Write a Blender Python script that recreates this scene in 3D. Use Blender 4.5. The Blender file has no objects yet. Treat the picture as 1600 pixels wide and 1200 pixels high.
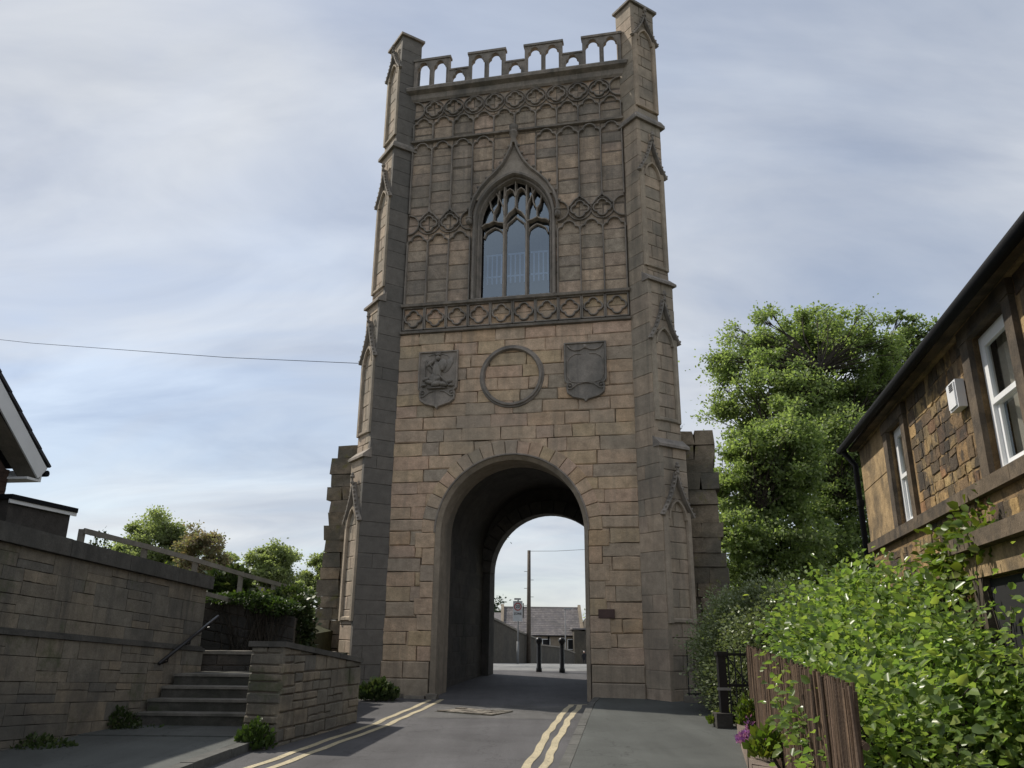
import bpy, math, random
import numpy as np
from mathutils import Vector, Matrix
from mathutils.geometry import tessellate_polygon
R_ = math.radians
rng = random.Random(7)
V3 = Vector
scene = bpy.context.scene
col = scene.collection

# ------------------------------------------------------------------ camera
PITCH, ROLL, FPX = R_(17.7), R_(0.6), 1220.0
CAM = V3((0, 0, 1.6))
_fw = V3((0, math.cos(PITCH), math.sin(PITCH)))
_up = V3((0, -math.sin(PITCH), math.cos(PITCH)))
_rt = V3((1, 0, 0))
_r2 = _rt * math.cos(ROLL) + _up * math.sin(ROLL)
_u2 = -_rt * math.sin(ROLL) + _up * math.cos(ROLL)
cd = bpy.data.cameras.new('camera'); cam = bpy.data.objects.new('camera', cd); col.objects.link(cam)
cd.sensor_width = 36; cd.lens = FPX / 1600 * 36; cd.clip_end = 5000; cd.clip_start = .05
M = Matrix((_r2, _u2, -_fw)).transposed().to_4x4(); M.translation = CAM
cam.matrix_world = M
scene.camera = cam
# ------------------------------------------------------------------ sky, sun, exposure
SUN_AZ = V3((-.86, .51, 0)).normalized(); SUN_EL = R_(47)
w = bpy.data.worlds.new('World'); scene.world = w; w.use_nodes = True
nt = w.node_tree; nt.nodes.clear()
def N(t, **k):
    n = nt.nodes.new(t)
    for a, b in k.items(): setattr(n, a, b)
    return n
out = N('ShaderNodeOutputWorld'); bg = N('ShaderNodeBackground'); bg.inputs[1].default_value = .1
sky = N('ShaderNodeTexSky', sky_type='NISHITA'); sky.sun_disc = False
sky.sun_elevation = SUN_EL; sky.sun_rotation = math.atan2(SUN_AZ.x, SUN_AZ.y)
sky.air_density = 1.0; sky.dust_density = .7; sky.ozone_density = 1.5
tc = N('ShaderNodeTexCoord'); sp = N('ShaderNodeSeparateXYZ'); nt.links.new(tc.outputs['Generated'], sp.inputs[0])
zz = N('ShaderNodeMath', operation='MAXIMUM'); zz.inputs[1].default_value = 0; nt.links.new(sp.outputs[2], zz.inputs[0])
za = N('ShaderNodeMath', operation='ADD'); za.inputs[1].default_value = .28; nt.links.new(zz.outputs[0], za.inputs[0])
dx = N('ShaderNodeMath', operation='DIVIDE'); nt.links.new(sp.outputs[0], dx.inputs[0]); nt.links.new(za.outputs[0], dx.inputs[1])
dy = N('ShaderNodeMath', operation='DIVIDE'); nt.links.new(sp.outputs[1], dy.inputs[0]); nt.links.new(za.outputs[0], dy.inputs[1])
cb = N('ShaderNodeCombineXYZ'); nt.links.new(dx.outputs[0], cb.inputs[0]); nt.links.new(dy.outputs[0], cb.inputs[1])
mp = N('ShaderNodeMapping'); mp.inputs['Rotation'].default_value = (0, 0, R_(28)); mp.inputs['Scale'].default_value = (.55, 1.25, 1); mp.inputs['Location'].default_value = (3.1, .75, 0)
nt.links.new(cb.outputs[0], mp.inputs[0])
n1 = N('ShaderNodeTexNoise'); n1.inputs['Scale'].default_value = 1.5; n1.inputs['Detail'].default_value = 9; n1.inputs['Roughness'].default_value = .52; n1.inputs['Distortion'].default_value = .5
nt.links.new(mp.outputs[0], n1.inputs['Vector'])
cr = N('ShaderNodeValToRGB'); cr.color_ramp.elements[0].position = .36; cr.color_ramp.elements[1].position = .62
cr.color_ramp.elements[0].color = (.52, .52, .52, 1); cr.color_ramp.elements[1].color = (.97, .97, .97, 1)
nt.links.new(n1.outputs[0], cr.inputs[0])
mx = N('ShaderNodeMixRGB'); mx.inputs[2].default_value = (5.2, 5.42, 5.8, 1)
nt.links.new(cr.outputs[0], mx.inputs[0]); nt.links.new(sky.outputs[0], mx.inputs[1])
n2 = N('ShaderNodeTexNoise'); n2.inputs['Scale'].default_value = 2.6; n2.inputs['Detail'].default_value = 7; n2.inputs['Roughness'].default_value = .55; n2.inputs['Distortion'].default_value = .8
nt.links.new(mp.outputs[0], n2.inputs['Vector'])
c2 = N('ShaderNodeValToRGB'); c2.color_ramp.elements[0].position = .32; c2.color_ramp.elements[1].position = .68; c2.color_ramp.elements[0].color = (.81, .835, .88, 1); c2.color_ramp.elements[1].color = (1.13, 1.12, 1.09, 1)
nt.links.new(n2.outputs[0], c2.inputs[0]); m2_ = N('ShaderNodeMixRGB', blend_type='MULTIPLY'); m2_.inputs[0].default_value = 1; nt.links.new(mx.outputs[0], m2_.inputs[1]); nt.links.new(c2.outputs[0], m2_.inputs[2])
nt.links.new(m2_.outputs[0], bg.inputs[0]); nt.links.new(bg.outputs[0], out.inputs[0])
sl = bpy.data.lights.new('sun', 'SUN'); sl.energy = 3.4; sl.angle = R_(1.2); sl.color = (1, .93, .82)
so = bpy.data.objects.new('sun', sl); col.objects.link(so)
sdir = V3((SUN_AZ.x * math.cos(SUN_EL), SUN_AZ.y * math.cos(SUN_EL), math.sin(SUN_EL)))
so.rotation_euler = sdir.to_track_quat('Z', 'Y').to_euler(); so.location = (-20, 10, 30)
vs = scene.view_settings; vs.view_transform = 'Standard'; vs.look = 'None'; vs.exposure = 0.42; vs.gamma = 1

# ------------------------------------------------------------------ helpers
def ray(px, py): return _r2 * ((px - 800) / FPX) + _u2 * ((600 - py) / FPX) + _fw
def at(px, py, dist):
    r = ray(px, py); return CAM + r * (dist / math.hypot(r.x, r.y))
def h(y):
    P = [(-20, 0), (0, 0), (18, .24), (25, .49), (27, .5), (45, .05), (107, -2.6), (160, -4), (900, -4)]
    for (a, za_), (b, zb) in zip(P, P[1:]):
        if y <= b: return za_ + (zb - za_) * (y - a) / (b - a)
    return -4
class MB:
    def __init__(s): s.v = []; s.f = []; s.r = []
    def add(s, vs_, fs, rnd=0.0):
        o = len(s.v); s.v += [tuple(p) for p in vs_]
        for f in fs: s.f.append([i + o for i in f]); s.r.append(rnd)
        return s
    def merge(s, m):
        o = len(s.v); s.v += m.v
        for f, r in zip(m.f, m.r): s.f.append([i + o for i in f]); s.r.append(r)
        return s
    def box(s, x0, x1, y0, y1, z0, z1, rnd=0.0):
        return s.add([(x0,y0,z0),(x1,y0,z0),(x1,y1,z0),(x0,y1,z0),(x0,y0,z1),(x1,y0,z1),(x1,y1,z1),(x0,y1,z1)],
                     [(3,2,1,0),(4,5,6,7),(0,1,5,4),(1,2,6,5),(2,3,7,6),(3,0,4,7)], rnd)
    def prism(s, plan, z0, z1, rnd=0.0):      # plan CCW seen from above; z0/z1 number or list per vertex
        n = len(plan); a = z0 if hasattr(z0, '__len__') else [z0]*n; b = z1 if hasattr(z1, '__len__') else [z1]*n
        vs_ = [(p[0], p[1], a[i]) for i, p in enumerate(plan)] + [(p[0], p[1], b[i]) for i, p in enumerate(plan)]
        fs = [tuple(range(n))[::-1], tuple(range(n, 2*n))] + [(i, (i+1) % n, n+(i+1) % n, n+i) for i in range(n)]
        return s.add(vs_, fs, rnd)
    def tube(s, pts, rad, seg=6, cap=True):
        pts = [V3(p) for p in pts]; n = len(pts)
        rad = rad if hasattr(rad, '__len__') else [rad]*n
        vs_ = []; x = None
        for i, p in enumerate(pts):
            d = (pts[min(i+1, n-1)] - pts[max(i-1, 0)]).normalized()
            if x is None: x = d.orthogonal().normalized()
            x = (x - d * x.dot(d)).normalized(); y = d.cross(x)
            for k in range(seg):
                a = 2*math.pi*k/seg; vs_.append(p + (x*math.cos(a) + y*math.sin(a))*rad[i])
        fs = [(i*seg+k, i*seg+(k+1) % seg, (i+1)*seg+(k+1) % seg, (i+1)*seg+k) for i in range(n-1) for k in range(seg)]
        if cap: fs += [tuple(range(seg))[::-1], tuple(range((n-1)*seg, n*seg))]
        return s.add(vs_, fs)
    def lathe(s, c, prof, seg=12):            # prof [(r,z)]
        c = V3(c); vs_ = []; n = len(prof)
        for r, z in prof:
            for k in range(seg):
                a = 2*math.pi*k/seg; vs_.append(c + V3((r*math.cos(a), r*math.sin(a), z)))
        fs = [(i*seg+k, i*seg+(k+1) % seg, (i+1)*seg+(k+1) % seg, (i+1)*seg+k) for i in range(n-1) for k in range(seg)]
        fs += [tuple(range(seg))[::-1], tuple(range((n-1)*seg, n*seg))]
        return s.add(vs_, fs)
    def ell(s, c, rx, ry, rz, seg=8, rings=5, F=None, rot=0):   # squashed ball, optionally in a wall frame (u,v,n)
        vs_ = []
        for i in range(rings+1):
            t = math.pi*i/rings
            for k in range(seg):
                a = 2*math.pi*k/seg
                x, y, z = rx*math.sin(t)*math.cos(a), ry*math.sin(t)*math.sin(a), rz*math.cos(t)
                x, y = x*math.cos(rot)-y*math.sin(rot), x*math.sin(rot)+y*math.cos(rot)
                p = (c[0]+x, c[1]+y, c[2]+z)
                vs_.append(fp(F, *p) if F else p)
        fs = [(i*seg+k, (i+1)*seg+k, (i+1)*seg+(k+1) % seg, i*seg+(k+1) % seg) for i in range(rings) for k in range(seg)]
        return s.add(vs_, fs)
def fp(F, u, v, n=0): return F[0] + F[1]*u + F[2]*v + F[3]*n
def mesh(name, mb, smooth=False):
    m = bpy.data.meshes.new(name); m.from_pydata(mb.v, [], mb.f); m.validate(); m.update()
    if any(mb.r) and len(mb.r) == len(m.polygons):
        a = m.attributes.new('rnd', 'FLOAT', 'FACE'); a.data.foreach_set('value', mb.r)
    if smooth: m.polygons.foreach_set('use_smooth', [True]*len(m.polygons))
    return m
def obj(name, mb, mat, parent=None, kind=None, smooth=False, loc=None):
    me = mb if isinstance(mb, bpy.types.Mesh) else mesh(name, mb, smooth)
    if mat and not me.materials: me.materials.append(mat)
    o = bpy.data.objects.new(name, me); col.objects.link(o)
    if parent: o.parent = parent
    if kind: o['kind'] = kind
    if loc: o.location = loc
    return o
def tag(o, label, cat, group=None):
    o['label'] = label; o['category'] = cat
    if group: o['group'] = group
    return o
def thing(name, label, cat, loc=(0, 0, 0), rotz=0, group=None):
    o = bpy.data.objects.new(name, None); col.objects.link(o); o.location = loc; o.rotation_euler = (0, 0, rotz)
    o.empty_display_size = .2
    return tag(o, label, cat, group)
def struct(name, mb, mat, parent=None):
    return obj(name, mb, mat, parent, kind='structure')
def fast_mesh(name, verts, quads):            # numpy (n,3), (m,4)
    m = bpy.data.meshes.new(name); nv, nf, k = len(verts), len(quads), quads.shape[1]
    m.vertices.add(nv); m.vertices.foreach_set('co', verts.astype(np.float32).ravel())
    m.loops.add(nf*k); m.loops.foreach_set('vertex_index', quads.astype(np.int32).ravel())
    m.polygons.add(nf); m.polygons.foreach_set('loop_start', (np.arange(nf)*k).astype(np.int32))
    m.update(calc_edges=True); m.validate(); return m

# ---- 2D outlines
def arc(cx, cy, r, a0, a1, n): return [(cx+r*math.cos(R_(a0+(a1-a0)*i/n)), cy+r*math.sin(R_(a0+(a1-a0)*i/n))) for i in range(n+1)]
def foil(cx, cy, circles, a0=0, a1=360, n=40):     # star-shaped union of circles
    pts = []
    m = n if a1-a0 >= 360 else n+1
    for i in range(m):
        a = R_(a0+(a1-a0)*i/n); d = (math.cos(a), math.sin(a)); best = 0
        for x, y, r in circles:
            b = d[0]*x+d[1]*y; q = b*b-(x*x+y*y-r*r)
            if q > 0: best = max(best, b+math.sqrt(q))
        pts.append((cx+d[0]*best, cy+d[1]*best))
    return pts
def quatre(cx, cy, r, off=None, n=40):
    off = off or r*.95
    return foil(cx, cy, [(off, 0, r), (-off, 0, r), (0, off, r), (0, -off, r), (0, 0, r*.8)], n=n)
def trefoil_light(cx, z0, zs, w_, n=20):           # opening: square foot, cusped three-lobed head; closed outline
    r = w_*.30
    return [(cx-w_/2, z0), (cx+w_/2, z0)] + foil(cx, zs, [(w_/2-r, 0, r), (-(w_/2-r), 0, r), (0, r*1.15, r*1.02)], 0, 180, n)
def pointed(a, rise, zs, n=10):
    r = (a*a+rise*rise)/(2*a); t = math.degrees(math.asin(rise/r))
    right = arc(a-r, zs, r, 0, t, n)
    return right + [(-x, y) for x, y in right[:-1]][::-1]
def clip(poly, nx, ny, d):                         # keep nx*x+ny*y >= d
    o = []
    for i in range(len(poly)):
        p, q = poly[i], poly[(i+1) % len(poly)]; a, b = nx*p[0]+ny*p[1]-d, nx*q[0]+ny*q[1]-d
        if a >= 0: o.append(p)
        if (a >= 0) != (b >= 0):
            t = a/(a-b); o.append((p[0]+(q[0]-p[0])*t, p[1]+(q[1]-p[1])*t))
    return o if len(o) > 2 else None
def area(p): return abs(sum(p[i][0]*p[(i+1) % len(p)][1]-p[(i+1) % len(p)][0]*p[i][1] for i in range(len(p))))/2
def sweep(line, F, w_, n0, n1, closed=False, mb=None, ch=.55):   # rib with a chamfered section along a 2D line on a wall
    mb = mb or MB(); P = line; m = len(P); vs_ = []
    prof = [(-w_/2, n0), (-w_/2, n0+(n1-n0)*.35), (-w_/2*ch, n1), (w_/2*ch, n1), (w_/2, n0+(n1-n0)*.35), (w_/2, n0)]
    for i in range(m):
        a = P[(i-1) % m] if (closed or i > 0) else P[i]; b = P[(i+1) % m] if (closed or i < m-1) else P[i]
        p = P[i]
        d1 = V3((p[0]-a[0], p[1]-a[1])); d2 = V3((b[0]-p[0], b[1]-p[1]))
        d1 = d1.normalized() if d1.length > 1e-9 else d2.normalized(); d2 = d2.normalized() if d2.length > 1e-9 else d1
        n1_ = V3((-d1.y, d1.x)); n2_ = V3((-d2.y, d2.x)); nn = n1_+n2_
        nn = nn.normalized() if nn.length > 1e-6 else n1_
        k = 1/max(.55, nn.dot(n1_))
        for o, dep in prof: vs_.append(fp(F, p[0]+nn.x*o*k, p[1]+nn.y*o*k, dep))
    L = len(prof); fs = []
    for i in range(m if closed else m-1):
        j = (i+1) % m
        for k in range(L-1): fs.append((i*L+k+1, i*L+k, j*L+k, j*L+k+1))
    if not closed: fs += [tuple(range(L)), tuple(range((m-1)*L, m*L))[::-1]]
    return mb.add(vs_, fs)
def plate(outer, holes, F, n0, n1, mb=None):       # flat plate with holes, n1 = front
    mb = mb or MB(); loops = [outer]+holes
    tris = tessellate_polygon([[V3((x, y, 0)) for x, y in l] for l in loops]); flat = [p for l in loops for p in l]; n = len(flat)
    vs_ = [fp(F, x, y, n1) for x, y in flat]+[fp(F, x, y, n0) for x, y in flat]; fs = []
    for t in tris:
        a, b, c = [flat[i] for i in t]
        if (b[0]-a[0])*(c[1]-a[1])-(c[0]-a[0])*(b[1]-a[1]) < 0: t = t[::-1]
        fs += [tuple(t), tuple(i+n for i in t[::-1])]
    o = 0
    for l in loops:
        m = len(l)
        for i in range(m): fs.append((o+i, o+(i+1) % m, o+(i+1) % m+n, o+i+n))
        o += m
    return mb.add(vs_, fs)
def loft(a, na, b, nb, F, mb=None, closed=False):
    mb = mb or MB(); m = len(a); vs_ = [fp(F, *p, na) for p in a]+[fp(F, *p, nb) for p in b]
    return mb.add(vs_, [(i, (i+1) % m, m+(i+1) % m, m+i) for i in range(m if closed else m-1)])
# ---- masonry
def stone(poly, F, proud=0.0, back=.08, bev=.012, mb=None, rnd=None):
    mb = mb or MB(); n = len(poly); cx = sum(p[0] for p in poly)/n; cy = sum(p[1] for p in poly)/n
    sx = max(p[0] for p in poly)-min(p[0] for p in poly); sy = max(p[1] for p in poly)-min(p[1] for p in poly)
    kx, ky = max(.5, 1-2*bev/sx), max(.5, 1-2*bev/sy)
    ins = [(cx+(p[0]-cx)*kx, cy+(p[1]-cy)*ky) for p in poly]
    vs_ = [fp(F, *p, proud) for p in ins]+[fp(F, *p, proud-bev*.8) for p in poly]+[fp(F, *p, -back) for p in poly]
    fs = [tuple(range(n))]+[(n+i, n+(i+1) % n, (i+1) % n, i) for i in range(n)]+[(2*n+i, 2*n+(i+1) % n, n+(i+1) % n, n+i) for i in range(n)]
    return mb.add(vs_, fs, rng.random()*.98+.01 if rnd is None else rnd)
def rect(u0, u1, v0, v1, j=0.0, g=.006):
    u0 += g; u1 -= g; v0 += g; v1 -= g; J = lambda: rng.uniform(-j, j)
    um, vm = (u0+u1)/2+J()*4, (v0+v1)/2+J()*2
    return [(u0+J(), v0+J()), (um, v0+J()), (u1+J(), v0+J()), (u1+J(), vm), (u1+J(), v1+J()), (um+J()*4, v1+J()), (u0+J(), v1+J()), (u0+J(), vm)]
def courses(v0, v1, hmin, hmax):
    o = [v0]
    while o[-1] < v1-hmin*1.2: o.append(o[-1]+rng.uniform(hmin, hmax))
    k = (v1-v0)/(o[-1]-v0) if o[-1] > v0 else 1
    return [v0+(x-v0)*k for x in o]
def splits(u0, u1, wmin, wmax, prev=None):
    if u1-u0 < wmin*1.5: return [u0, u1]
    for _ in range(30):
        o = [u0]
        while o[-1] < u1-wmin*1.1: o.append(o[-1]+rng.uniform(wmin, wmax))
        k = (u1-u0)/(o[-1]-u0); o = [u0+(x-u0)*k for x in o]
        if not prev or all(abs(a-b) > .07 for a in o[1:-1] for b in prev[1:-1]): break
    return o
def ashlar(u0, u1, v0, v1, hr, wr, j=.004, g=.006, cut=None):
    prev = None; res = []
    cs = courses(v0, v1, *hr)
    for a, b in zip(cs, cs[1:]):
        s = splits(u0, u1, *wr, prev); prev = s
        for c, d in zip(s, s[1:]):
            p = rect(c, d, a, b, j, g)
            if cut: p = cut(p)
            if p and area(p) > .012: res.append(p)
    return res
def rubble(u0, u1, v0, v1, hr, wr, j=.004, g=.006, cut=None):   # squared rubble: some stones rise through two thin beds
    res = []; cs = courses(v0, v1, *hr)
    for a, b in zip(cs, cs[1:]):
        for c, d in zip(*(lambda s: (s, s[1:]))(splits(u0, u1, *wr))):
            if b-a > .2 and rng.random() < .38:
                m = a+(b-a)*rng.uniform(.35, .65); k = rng.random() < .5; q = c+(d-c)*rng.uniform(.35, .65)
                cell = [(c, d, a, m), (c, q, m, b), (q, d, m, b)] if k and d-c > .4 else [(c, d, a, m), (c, d, m, b)]
            else: cell = [(c, d, a, b)]
            for x in cell:
                p = rect(*x, j, g)
                if cut: p = cut(p)
                if p and area(p) > .004: res.append(p)
    return res
def lay(polys, F, parent, mat, name='stone', proud=(0, .008), back=.08, bev=.012, keep=300):
    polys = sorted(polys, key=area, reverse=True)
    for p in polys[:keep]: obj(name, stone(p, F, rng.uniform(*proud), back, bev), mat, parent)
    if polys[keep:]:
        mb = MB()
        for p in polys[keep:]: stone(p, F, rng.uniform(*proud), back, bev, mb)
        obj('small_stones', mb, mat, parent, kind='stuff')

# ------------------------------------------------------------------ materials
class NT:
    def __init__(s, name):
        s.m = bpy.data.materials.new(name); s.m.use_nodes = True; s.t = s.m.node_tree; s.t.nodes.clear()
        s.out = s.n('ShaderNodeOutputMaterial')
    def n(s, t, **k):
        x = s.t.nodes.new(t)
        for a, b in k.items(): setattr(x, a, b)
        return x
    def l(s, a, b): s.t.links.new(a, b)
    def noise(s, vec, scale, detail=5, rough=.55, dist=0):
        x = s.n('ShaderNodeTexNoise'); x.inputs['Scale'].default_value = scale; x.inputs['Detail'].default_value = detail
        x.inputs['Roughness'].default_value = rough; x.inputs['Distortion'].default_value = dist
        if vec: s.l(vec, x.inputs['Vector'])
        return x.outputs[0]
    def ramp(s, fac, stops, interp='LINEAR'):
        x = s.n('ShaderNodeValToRGB'); x.color_ramp.interpolation = interp; e = x.color_ramp.elements
        while len(e) < len(stops): e.new(.5)
        for i, (p, c) in enumerate(stops):
            e[i].position = p; c = c if hasattr(c, '__len__') else (c, c, c); e[i].color = (*c, 1)
        s.l(fac, x.inputs[0]); return x.outputs[0]
    def mix(s, f, a, b, mode='MIX'):
        x = s.n('ShaderNodeMixRGB', blend_type=mode)
        for i, q in enumerate((f, a, b)):
            if hasattr(q, 'links') or isinstance(q, bpy.types.NodeSocket): s.l(q, x.inputs[i])
            elif i == 0: x.inputs[0].default_value = q
            else: x.inputs[i].default_value = (*q, 1)
        return x.outputs[0]
def stone_mat(name, cols, stain=(.06, .06, .055), st=(.46, .62), st_scale=.9, amt=.85, fine=.35, bump=.35, rough=.9, bscale=18, lich=None, streak=1.0, drip=0.0):
    k = NT(name); geo = k.n('ShaderNodeNewGeometry'); pos = geo.outputs['Position']
    att = k.n('ShaderNodeAttribute', attribute_name='rnd'); oi = k.n('ShaderNodeObjectInfo')
    ad = k.n('ShaderNodeMath', operation='ADD'); k.l(att.outputs['Fac'], ad.inputs[0]); k.l(oi.outputs['Random'], ad.inputs[1])
    fr = k.n('ShaderNodeMath', operation='FRACT'); k.l(ad.outputs[0], fr.inputs[0])
    base = k.ramp(fr.outputs[0], [(i/max(1, len(cols)-1), c) for i, c in enumerate(cols)])
    mpn = k.n('ShaderNodeMapping'); mpn.inputs['Scale'].default_value = (1, 1, streak); k.l(pos, mpn.inputs[0])
    nA = k.noise(pos, 5, 6, .65); nB = k.noise(pos, 42, 4, .7)
    base = k.mix(1.0, base, k.ramp(nA, [(.28, 1-fine*.9), (.72, 1+fine*.45)]), 'MULTIPLY')
    base = k.mix(1.0, base, k.ramp(nB, [(.3, 1-fine*.55), (.7, 1+fine*.3)]), 'MULTIPLY')
    s1 = k.noise(mpn.outputs[0], st_scale, 7, .62, .4)
    mask = k.ramp(s1, [(st[0], 0.0), (st[1], amt)])
    base = k.mix(mask, base, stain)
    if drip:
        md = k.n('ShaderNodeMapping'); md.inputs['Scale'].default_value = (2.6, 2.6, .16); k.l(pos, md.inputs[0])
        base = k.mix(k.ramp(k.noise(md.outputs[0], 1.0, 7, .68, .3), [(.5, 0.0), (.66, drip)]), base, tuple(x*.75 for x in stain))
    if lich:
        mask2 = k.ramp(k.noise(pos, lich[1], 6, .7), [(lich[2], 0.0), (lich[2]+.1, .7)]); base = k.mix(mask2, base, lich[0])
    b = k.n('ShaderNodeBsdfPrincipled'); b.inputs['Roughness'].default_value = rough; b.inputs['Specular IOR Level'].default_value = .25
    k.l(base, b.inputs['Base Color'])
    bn = k.noise(pos, bscale, 8, .7); bp = k.n('ShaderNodeBump'); bp.inputs['Strength'].default_value = bump; bp.inputs['Distance'].default_value = .03
    k.l(bn, bp.inputs['Height']); k.l(bp.outputs[0], b.inputs['Normal']); k.l(b.outputs[0], k.out.inputs[0]); return k.m
def flat_mat(name, c, rough=.6, metal=0, var=.15, scale=6, bump=.1, bs=40, spec=.4, coat=0):
    k = NT(name); geo = k.n('ShaderNodeNewGeometry'); b = k.n('ShaderNodeBsdfPrincipled')
    nA = k.noise(geo.outputs['Position'], scale, 6, .6)
    k.l(k.mix(1.0, c, k.ramp(nA, [(.3, 1-var), (.7, 1+var*.6)]), 'MULTIPLY'), b.inputs['Base Color'])
    b.inputs['Roughness'].default_value = rough; b.inputs['Metallic'].default_value = metal; b.inputs['Specular IOR Level'].default_value = spec
    bp = k.n('ShaderNodeBump'); bp.inputs['Strength'].default_value = bump; bp.inputs['Distance'].default_value = .01
    k.l(k.noise(geo.outputs['Position'], bs, 6, .7), bp.inputs['Height']); k.l(bp.outputs[0], b.inputs['Normal'])
    k.l(b.outputs[0], k.out.inputs[0]); return k.m
def leaf_mat(name, cols, rough=.5, spec=.3, trans=.35):
    k = NT(name); geo = k.n('ShaderNodeNewGeometry'); b = k.n('ShaderNodeBsdfPrincipled')
    c = k.ramp(geo.outputs['Random Per Island'], [(i/max(1, len(cols)-1), q) for i, q in enumerate(cols)])
    c = k.mix(1.0, c, k.ramp(k.noise(geo.outputs['Position'], .8, 4), [(.3, .72), (.7, 1.2)]), 'MULTIPLY')
    k.l(c, b.inputs['Base Color']); b.inputs['Roughness'].default_value = rough; b.inputs['Specular IOR Level'].default_value = spec
    t = k.n('ShaderNodeBsdfTranslucent'); k.l(k.mix(1.0, c, (1.2, 1.3, .65), 'MULTIPLY'), t.inputs[0])
    ms = k.n('ShaderNodeMixShader'); ms.inputs[0].default_value = trans; k.l(b.outputs[0], ms.inputs[1]); k.l(t.outputs[0], ms.inputs[2])
    k.l(ms.outputs[0], k.out.inputs[0]); return k.m
def glass_mat(name, tint=(.75, .8, .85), refl=.4):
    k = NT(name); g = k.n('ShaderNodeBsdfGlossy'); g.inputs['Roughness'].default_value = .03; g.inputs[0].default_value = (.72, .86, 1.0, 1)
    t = k.n('ShaderNodeBsdfTransparent'); t.inputs[0].default_value = (*tint, 1)
    ms = k.n('ShaderNodeMixShader'); ms.inputs[0].default_value = refl; k.l(t.outputs[0], ms.inputs[1]); k.l(g.outputs[0], ms.inputs[2]); k.l(ms.outputs[0], k.out.inputs[0]); return k.m
MT = {}
MT['tower'] = stone_mat('tower_sandstone', [(.62,.45,.31), (.56,.42,.29), (.65,.46,.325), (.48,.385,.285), (.66,.485,.335), (.60,.45,.28), (.42,.35,.27), (.65,.455,.33), (.58,.41,.245)], (.31,.27,.21), (.46,.66), .42, .6, .38, .8, drip=.42)
MT['tower_up'] = stone_mat('tower_upper_sandstone', [(.48,.385,.29), (.38,.32,.25), (.62,.465,.33), (.34,.29,.235), (.56,.42,.31), (.42,.355,.275), (.6,.44,.33)], (.2,.18,.153), (.47,.66), .42, .7, .48, .8, drip=.6)
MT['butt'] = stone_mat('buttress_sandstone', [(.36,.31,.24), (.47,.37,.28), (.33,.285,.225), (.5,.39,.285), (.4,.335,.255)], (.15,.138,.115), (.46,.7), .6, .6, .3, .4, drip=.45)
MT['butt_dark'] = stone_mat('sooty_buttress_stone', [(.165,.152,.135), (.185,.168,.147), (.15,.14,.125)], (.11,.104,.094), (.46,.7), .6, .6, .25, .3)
MT['trim'] = stone_mat('weathered_trim_stone', [(.29,.255,.22), (.33,.285,.24), (.26,.235,.205)], (.14,.132,.118), (.48,.66), 1.4, .7, .35, .3, drip=.6)
MT['tracery'] = stone_mat('window_tracery_stone', [(.36,.31,.26), (.4,.345,.285)], (.2,.185,.165), (.5,.7), 1.5, .6, .3, .25)
MT['mortar'] = stone_mat('mortar', [(.2,.165,.13), (.2,.165,.13)], (.1,.09,.077), (.45,.65), 1, .7, .3, .3)
MT['ruin'] = stone_mat('ruin_stone', [(.25,.21,.155), (.31,.25,.18), (.2,.175,.14), (.36,.28,.195)], (.09,.088,.072), (.46,.62), .9, .75, .45, .9, bscale=9, lich=((.17,.16,.06), 3.5, .56))
MT['retain'] = stone_mat('retaining_wall_stone', [(.24,.205,.155), (.185,.17,.14), (.27,.225,.165), (.155,.145,.125), (.22,.19,.145)], (.085,.083,.076), (.46,.64), .8, .75, .35, .5, lich=((.075,.085,.045), 1.3, .56), drip=.6)
MT['coping'] = stone_mat('dark_coping_stone', [(.10,.095,.085), (.125,.118,.105)], (.05,.05,.046), (.46,.64), 1.2, .7, .35, .4, drip=.6)
MT['darkwall'] = stone_mat('dark_garden_wall_stone', [(.085,.075,.066), (.065,.06,.055), (.105,.09,.075)], (.035,.035,.032), (.46,.62), 1, .7, .4, .6)
MT['hmortar'] = stone_mat('golden_lime_mortar', [(.3,.2,.1), (.3,.2,.1)], (.07,.055,.04), (.48,.62), 2.2, .8, .5, .8, bscale=12)
MT['rubble'] = stone_mat('house_rubble_stone', [(.42,.28,.13), (.12,.09,.065), (.43,.31,.15), (.2,.135,.08), (.07,.06,.05), (.38,.24,.11), (.1,.08,.06), (.46,.33,.16), (.3,.17,.09), (.06,.052,.046), (.40,.27,.12)], (.05,.043,.036), (.5,.58), 3.4, .85, .6, 1.0, bscale=9)
MT['surround'] = stone_mat('sooty_window_stone', [(.12,.095,.07), (.15,.115,.08)], (.035,.032,.029), (.42,.62), 2.2, .85, .4, .4)
MT['quoin'] = stone_mat('golden_quoin_stone', [(.34,.245,.135), (.38,.27,.145), (.29,.21,.125)], (.08,.066,.05), (.46,.62), 2.2, .7, .45, .5, drip=.5)
MT['kerbdark'] = stone_mat('grey_kerb_stone', [(.115,.115,.108), (.13,.128,.118)], (.07,.07,.064), (.46,.66), 2, .6, .35, .4)
MT['kerb'] = stone_mat('kerb_stone', [(.22,.2,.17), (.26,.23,.19)], (.11,.105,.09), (.46,.66), 2, .6, .3, .35)
MT['gardenwall'] = stone_mat('pinkish_garden_kerb', [(.28,.22,.18), (.24,.19,.16)], (.12,.11,.09), (.46,.66), 2, .6, .35, .5)
MT['step'] = stone_mat('stair_stone', [(.085,.082,.072), (.1,.094,.083)], (.04,.042,.034), (.44,.6), 1.8, .75, .4, .6, lich=((.05,.06,.03), 2.5, .55))
MT['tread'] = stone_mat('worn_tread_stone', [(.17,.16,.14), (.2,.185,.16)], (.07,.07,.06), (.46,.62), 2, .7, .3, .4)
MT['soil'] = stone_mat('soil', [(.05,.042,.03), (.06,.05,.035)], (.03,.035,.018), (.4,.6), 1.2, .8, .5, .8)
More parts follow.
